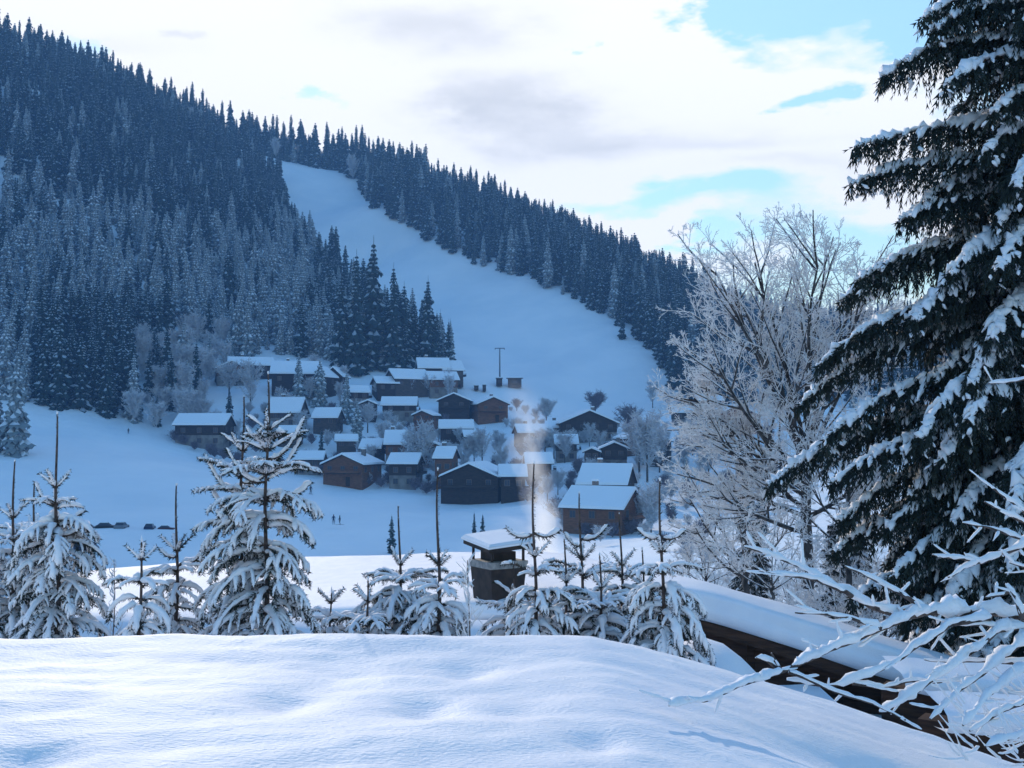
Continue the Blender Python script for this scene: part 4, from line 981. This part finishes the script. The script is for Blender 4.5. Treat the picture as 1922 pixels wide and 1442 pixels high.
HOUSES = [
 (432,722,60,'g','small chalet with one long snow slope at the left end of the upper row',1,9,2.2,22,1.6,0),
 (470,712,84,'e','long eaved chalet above and behind the leftmost upper chalet',0,8,2.4,12,1.4,1),
 (556,736,92,'e','big upper chalet with a broad snow roof facing the valley',0,13,3.6,8,1.8,1),
 (598,738,52,'g','upper chalet gable joined to the right end of the big snow roof',0,9,3.0,-14,1.7,0),
 (632,734,40,'g','small steep gable chalet at the right end of the upper row',0,8,2.8,-14,1.5,0),
 (722,748,46,'e','leftmost stepped chalet in the roof cluster below the dark spruces',0,7,1.9,18,1.5,0),
 (764,742,74,'e','stepped chalet with the wide roof in the middle of the roof cluster',2,9,2.9,16,1.7,1),
 (812,722,62,'e','highest stepped chalet at the back of the roof cluster',0,9,3.2,14,1.7,1),
 (828,742,60,'e','front right stepped chalet in the roof cluster beside the slope',1,8,2.4,14,1.6,0),
 (845,722,44,'e','rightmost rear chalet of the roof cluster at the slope edge',2,9,3.0,10,1.5,0),
 (692,786,36,'g','dark small gable chalet under the roof cluster, left one',0,7,None,6,1.3,0),
 (750,784,68,'e','low chalet with a long flat snow roof under the roof cluster',0,7,2.2,4,1.2,0),
 (856,784,64,'g','left gable half of the double gabled dark chalet at the slope foot',0,12,None,-6,1.6,0),
 (916,790,64,'g','right gable half of the double gabled dark chalet at the slope foot',1,12,None,8,1.6,1),
 (856,830,66,'e','small chalet with a bright snow roof below the double gabled one',0,6,2.0,3,1.2,0),
 (884,842,34,'e','tiny shed roofed in snow right below the bright roofed chalet',2,5,1.4,0,1.0,0),
 (744,874,44,'e','brown chalet with a square snow roof in the village middle',1,8,3.0,-5,1.8,1),
 (700,868,44,'e','low blue shaded chalet left of the square roofed one',0,6,2.0,5,1.2,0),
 (616,812,52,'e','small chalet below the upper row left of the wood',2,7,2.4,4,1.3,0),
 (540,800,66,'e','chalet with a wide white roof below the big upper chalet',2,9,3.8,6,1.2,1),
 (545,838,44,'e','low roof chalet behind the tallest young spruce',2,6,1.6,4,1.1,0),
 (384,836,100,'e','long dark chalet with a snow roof at the foot of the left forest',0,9,2.5,-3,1.7,0),
 (582,888,58,'e','low chalet with a snow roof at the edge of the field',2,6,1.6,10,1.1,0),
 (662,908,88,'g','brown gabled chalet at the upper edge of the field',1,11,None,-12,1.5,1),
 (762,912,60,'e','dark two storey chalet right of the brown gabled one',0,8,2.0,5,1.7,0),
 (838,912,40,'e','brown tall chalet behind the wide white gabled one',1,7,2.2,0,2.2,1),
 (896,936,118,'g','wide low gabled chalet by the field left of the steam',0,13,None,-14,1.6,0),
 (962,938,54,'e','dark chalet half hidden by the steam',0,8,2.0,5,1.7,0),
 (1000,838,70,'e','white roofed chalet just above the top of the steam',2,7,1.9,3,1.2,1),
 (1098,826,112,'g','wide gabled chalet below the round bare tree',0,12,None,8,1.5,1),
 (1048,828,50,'e','low annex left of the wide gabled chalet below the round tree',2,6,1.5,0,1.2,1),
 (1112,884,36,'g','small dark gabled chalet above the two big right hand roofs, left one',0,8,None,5,1.4,0),
 (1152,882,56,'g','dark gabled chalet above the two big right hand roofs, right one',0,9,None,5,1.6,1),
 (1240,872,46,'g','black gabled chalet behind the tall bare trees on the right',0,9,None,-18,1.9,0),
 (1140,944,96,'e','chalet with a broad blue snow roof behind the brown gabled one on the right',0,11,3.3,-16,1.3,1),
 (1132,1000,132,'e','large chalet with a brown gable end and long snow roof on the right',1,9,2.9,-30,1.5,1),
 (1284,800,50,'e','chalet with a dark front at the lower right end of the ski slope',0,8,2.0,-4,1.3,0),
 (1330,772,52,'e','small upper chalet behind the frosted tree right of the slope foot',0,6,1.6,0,1.1,0),
 (1372,812,88,'g','brown gabled chalet behind the left twigs of the frosted tree',1,10,None,6,1.6,1),
 (1420,900,70,'e','white walled chalet showing through the frosted tree',2,8,2.0,0,1.3,0),
 (1010,905,54,'e','chalet wrapped in steam above the chimney',2,7,2.0,5,1.4,0),
 (672,762,40,'e','small dark chalet right of the twin gabled upper one, among the spruces',0,6,1.8,10,1.3,0),
 (800,806,42,'g','little brown gabled chalet below the roof cluster',1,7,None,-12,1.3,0),
 (1062,862,46,'e','small chalet right of the steam top among frosted trees',0,6,1.9,-10,1.3,0),
 (1180,856,40,'g','small brown chalet behind the pair of dark gabled ones',1,7,None,14,1.4,0),
 (806,868,44,'g','small brown gabled chalet between the tall frosted trees',1,8,None,-10,1.4,0),
 (1300,850,46,'e','small chalet half hidden by the left twigs of the fan tree',1,6,1.8,-8,1.3,0),
 (650,850,44,'e','small snow roofed hut on the white bank above the brown gabled chalet',2,5,1.4,6,1.0,0)]
for h in HOUSES:
    px, py, wp, md, lb, wc, dp, rs, yw, st, cm = h
    if wp < 90: yw += random.Random(int(px)+7).uniform(-13, 13)
    chalet(px, py, wp, md, lb, wc, dp, rs, yw, st, cm, plaster=(int(px) % 3 == 0))

# lift station and pylon
M_STEEL = mat('steel', (.12,.13,.15), .5)
g = ground_hit(938, 716); e = empty('lift_pylon', g); tag(e, 'thin steel ski lift pylon on the snow above the double gabled chalet', 'pylon')
hp = 62/F*g.y
b = MB(); b.tube([Vector((0,0,-.5)), Vector((0,0,hp))], [.28,.16], 8); b.build('mast', M_STEEL, e)
b = MB(); b.box((0,0,hp-.2), (3.2,.25,.25)); b.build('crossarm', M_STEEL, e)
for s_ in (-1,1):
    b = MB(); b.box((s_*1.5,0,hp-.5), (.2,1.2,.3)); b.build('sheave_bar', M_STEEL, e)
for (px, py, w_, h_, lb) in [(937,724,13,15,'small dark lift cabin hut at the foot of the lift pylon'),(966,726,30,18,'low lift station building right of the lift pylon'),(894,732,9,8,'tiny dark ticket hut above the double gabled chalet'),(909,734,7,12,'narrow dark post box hut beside the ticket hut')]:
    g = ground_hit(px, py); k_ = g.y/F; e = empty('lift_hut', g); tag(e, lb, 'hut')
    b = MB(); b.box((0,0,h_*k_*.45-.3), (w_*k_*.85, 3, h_*k_*.9)); b.build('wall', WALLC[0] if w_ != 30 else WALLC[2], e)
    b = MB(); b.box((0,0,h_*k_*.9-.2), (w_*k_*1.05, 3.6, .18)); b.build('roof', M_STEEL, e)
    b = MB(); b.box((0,0,h_*k_*.9+.05), (w_*k_, 3.5, .3), 0, 0, .92); b.build('roof_snow', M_SNOWF, e)
    b = MB(); b.box((0,-1.52,h_*k_*.5-.2), (w_*k_*.4, .05, h_*k_*.3)); b.build('window', M_GLASS, e)

# hedges and bushes dotting the village: frosted bushes as individuals
bush_m = far_broad(91, 3.2, 4.2, 700, .07)[0]; BME = bpy.data.meshes.new('bush'); BME.from_pydata(bush_m.v, [], bush_m.f); BME.materials.append(M_FROST_FAR)
bush_d = far_broad(92, 3.0, 4.5, 700, .07)[0]; BMD = bpy.data.meshes.new('bush'); BMD.from_pydata(bush_d.v, [], bush_d.f); BMD.materials.append(M_TWIG_FAR)
br = random.Random(31); nbsh = 0
VP = [(330,835),(440,800),(520,760),(680,775),(850,770),(960,770),(1100,800),(1270,790),(1450,800),(1450,960),(1300,1040),(1180,1040),(1060,1010),(990,945),(860,935),(760,925),(680,915),(560,895),(480,880),(400,865)]
for _ in range(1500):
    px, py = br.uniform(330,1450), br.uniform(740,1040)
    if not inpoly(np.array([px]), np.array([py]), VP)[0]: continue
    if nbsh >= 230: break
    g = ground_hit(px, py); s_ = br.uniform(.6,1.35); dk = br.random() < .4
    o = bpy.data.objects.new('bush', BMD if dk else BME); COL.objects.link(o); o.location = g - Vector((0,0,.15)); o.rotation_euler = (0,0,br.uniform(0,6.28)); o.scale = (s_, s_, s_*br.uniform(.8,1.3))
    zone = 'left' if px < 700 else 'middle' if px < 1000 else 'right'
    tag(o, ('dark leafless bush' if dk else 'frosted pale bush')+' among the chalets in the '+zone+' part of the village', 'bush', ('dark bushes' if dk else 'frosted bushes')+' in the '+zone+' part of the village'); nbsh += 1
# hedge row under the field-side chalets
for i, (px, py) in enumerate([(520,878),(540,884),(600,896),(625,904),(645,910),(690,915),(715,918),(345,838),(365,846),(395,858),(420,866),(445,874),(470,880),(495,884),(330,832),(780,925),(800,930),(815,925),(990,946),(1075,998),(1100,1008),(1150,1012),(1185,1006)]):
    g = ground_hit(px, py); o = bpy.data.objects.new('bush', BMD); COL.objects.link(o); o.location = g-Vector((0,0,.2)); s_ = br.uniform(.8,1.2); o.scale = (s_*1.3, s_, s_); o.rotation_euler = (0,0,i)
    tag(o, 'dark bush in the hedge along the upper edge of the snow field', 'bush', 'hedge bushes along the field edge')

# ------------------------------------------------------------------ people on the field
M_CL = [mat('ski_wear_dark', (.02,.022,.035), .8), mat('ski_wear_red', (.05,.02,.03), .8), mat('ski_wear_blue', (.02,.04,.09), .8)]
M_SKIN = mat('skin', (.5,.32,.24), .6); M_HELM = mat('helmet', (.03,.03,.04), .4)
def person(px, py, hpx, label, rz, cl, skis=True, stride=.12):
    g = ground_hit(px, py); sc_ = hpx/F*g.y/1.78
    e = empty('person', g + Vector((0,0,.35)), rz); e.scale = (sc_,)*3; tag(e, label, 'person')
    J = {'pel':(0,0,.93,.14),'ch':(0,-.03,1.25,.17),'nk':(0,-.04,1.47,.065),'hd':(0,-.05,1.60,.095),'ht':(0,-.05,1.72,.085),
         'hl':(.1,0,.88,.105),'kl':(.12,-stride*.6-.04,.48,.075),'al':(.12,stride*.2,.1,.05),'tl':(.12,-.12+stride*.2,.04,.045),
         'hr':(-.1,0,.88,.105),'kr':(-.12,-.06,.48,.075),'ar':(-.12,stride,.1,.05),'tr':(-.12,-.12+stride,.04,.045),
         'sl':(.2,-.03,1.38,.07),'el':(.31,-.05,1.12,.052),'wl':(.27,-.27,1.0,.038),'fl':(.26,-.34,.98,.04),
         'sr':(-.2,-.03,1.38,.07),'er':(-.31,-.05,1.12,.052),'wr':(-.27,-.27,1.0,.038),'fr':(-.26,-.34,.98,.04)}
    E = [('pel','ch'),('ch','nk'),('nk','hd'),('hd','ht'),('pel','hl'),('hl','kl'),('kl','al'),('al','tl'),('pel','hr'),('hr','kr'),('kr','ar'),('ar','tr'),
         ('ch','sl'),('sl','el'),('el','wl'),('wl','fl'),('ch','sr'),('sr','er'),('er','wr'),('wr','fr')]
    ks = list(J); me = bpy.data.meshes.new('body'); me.from_pydata([J[k][:3] for k in ks], [(ks.index(a), ks.index(b)) for a, b in E], [])
    o = bpy.data.objects.new('body', me); COL.objects.link(o); o.parent = e; me.materials.append(M_CL[cl])
    me.attributes.new  # noqa
    bm_l = o.modifiers.new('skin', 'SKIN')
    if not me.skin_vertices:
        import bmesh
        bm = bmesh.new(); bm.from_mesh(me); bm.verts.layers.skin.verify(); bm.to_mesh(me); bm.free()
    for i, k_ in enumerate(ks):
        me.skin_vertices[0].data[i].radius = (J[k_][3],)*2
    me.skin_vertices[0].data[0].use_root = True
    sb = o.modifiers.new('sub', 'SUBSURF'); sb.levels = 1; sb.render_levels = 1
    h = MB(); h.tube([Vector((0,-.05,1.60)), Vector((0,-.045,1.66)), Vector((0,-.045,1.74)), Vector((0,-.045,1.80))], [.112,.125,.11,.04], 10); h.build('helmet', M_HELM, e, smooth=True)
    h = MB(); h.box((0,-.155,1.615), (.13,.05,.07)); h.box((0,-.172,1.585), (.025,.03,.03)); h.build('face', M_SKIN, e)
    if skis:
        for s_ in (-1,1):
            h = MB(); h.box((s_*.12,0,.0), (.08,1.6,.03)); h.box((s_*.12,-.86,.04), (.07,.16,.02)); h.build('ski', M_CL[1], e)
            h = MB(); h.tube([Vector((s_*.27,-.34,1.0)), Vector((s_*.42,-.15,.0))], [.012,.008], 5); h.build('ski_pole', M_STEEL, e)
person(583,931,16,'dark clad skier highest up on the field below the village',R(40),0)
person(586,978,18,'dark clad skier alone on the middle of the field',R(-30),0)
person(626,989,18,'left one of two people standing together on the field',R(10),2)
person(638,990,17,'right one of two people standing together on the field',R(-60),0)
person(241,818,11,'tiny person on the shaded slope below the left forest',R(20),0)
person(533,976,9,'small crouching figure behind the tallest young spruce',R(0),0)

# ------------------------------------------------------------------ parked cars on the left
M_TYRE = mat('tyre', (.015,.015,.015), .9)
PAINT = [mat('paint_dark_blue', (.02,.03,.07), .35), mat('paint_grey', (.16,.17,.19), .35), mat('paint_black', (.012,.012,.016), .35), mat('paint_maroon', (.06,.015,.02), .35)]
def car(px, py, rz, pc, label, van=False, sc_=1.0, Y=None):
    g = ground_hit(px, py); e = empty('parked_car' if not van else 'parked_van', g, rz); e.scale = (sc_,)*3; tag(e, label, 'van' if van else 'car')
    if van: pf = [(-2.4,.35),(2.3,.35),(2.4,.9),(2.1,1.15),(1.5,1.95),(-2.3,2.05),(-2.42,1.0)]
    else: pf = [(-2.05,.3),(2.0,.3),(2.1,.62),(1.95,.82),(1.0,.95),(-1.9,1.0),(-2.1,.7)]
    def prism(pf, w0, w1, zc):
        b = MB(); n_ = len(pf); vs = []
        for s_ in (-1,1): vs += [(x_, s_*(w0 if z_ < zc else w1), z_) for x_, z_ in pf]
        b.add(vs, [tuple(range(n_)), tuple(range(2*n_-1, n_-1, -1))] + [(i, i+n_, (i+1)%n_+n_, (i+1)%n_) for i in range(n_)]); return b
    prism(pf, .88, .82, .9).build('body', PAINT[pc], e)
    if not van:
        prism([(-1.75,1.001),(.85,.96),(.25,1.42),(-1.2,1.45)], .78, .62, 1.2).build('cabin', M_GLASS, e)
        b = MB(); b.box((-.5,0,1.475), (1.5,1.24,.05)); b.build('roof', PAINT[pc], e)
        b = MB(); b.box((-.5,0,1.59), (1.55,1.3,.18), 0, 0, .85); b.build('roof_snow', M_SNOWF, e)
    else:
        for s_ in (-1,1):
            for x_ in (.9,-.4,-1.6): b = MB(); b.box((x_, s_*.86, 1.5), (.95,.04,.5)); b.build('window', M_GLASS, e)
        b = MB(); b.box((-.4,0,2.12), (3.7,1.55,.16), 0, 0, .9); b.build('roof_snow', M_SNOWF, e)
    for x_ in (-1.3,1.3):
        for s_ in (-1,1):
            b = MB(); b.tube([Vector((x_, s_*.78,.33)), Vector((x_, s_*.92,.33))], [.33,.33], 12); b.build('wheel', M_TYRE, e)
    for s_ in (-1,1):
        b = MB(); b.box((2.02 if not van else 2.38, s_*.6,.68), (.12,.28,.14)); b.build('headlight', M_FRAME, e)
car(200,996,R(8),2,'black parked car, largest dark one in the row on the left field',sc_=.72)
car(228,997,R(95),1,'grey parked car with a snowy roof beside the black one in the row',sc_=.8)
car(281,998,R(100),0,'dark blue parked car alone in the middle of the row',sc_=.72)
car(312,999,R(5),3,'maroon parked car at the right end of the row near the slim spruce leader',sc_=.55)
car(168,996,R(10),1,'grey parked car at the left end of the row',sc_=.55)
car(162,1036,R(12),0,'dark blue parked van below the row beside the left spruce',van=True,sc_=.62)
# ------------------------------------------------------------------ haze
zlo, zhi = min(v[2] for v in vv), max(v[2] for v in vv)+32; print('Z', zlo, zhi)
hb = MB(); hb.box((100, 500, (zlo-1.5+zhi)/2), (1700, 1460, zhi-zlo+1.5))
HZ = bpy.data.materials.new('haze'); HZ.use_nodes = True
nt = HZ.node_tree
for q in list(nt.nodes): nt.nodes.remove(q)
ou = nt.nodes.new('ShaderNodeOutputMaterial'); pv = nt.nodes.new('ShaderNodeVolumePrincipled')
pv.inputs['Color'].default_value = (.26,.56,1,1); pv.inputs['Density'].default_value = 0.00032; pv.inputs['Anisotropy'].default_value = 0.0
nt.links.new(pv.outputs[0], ou.inputs['Volume'])
hz = hb.build('haze', HZ); hz['kind'] = 'stuff'
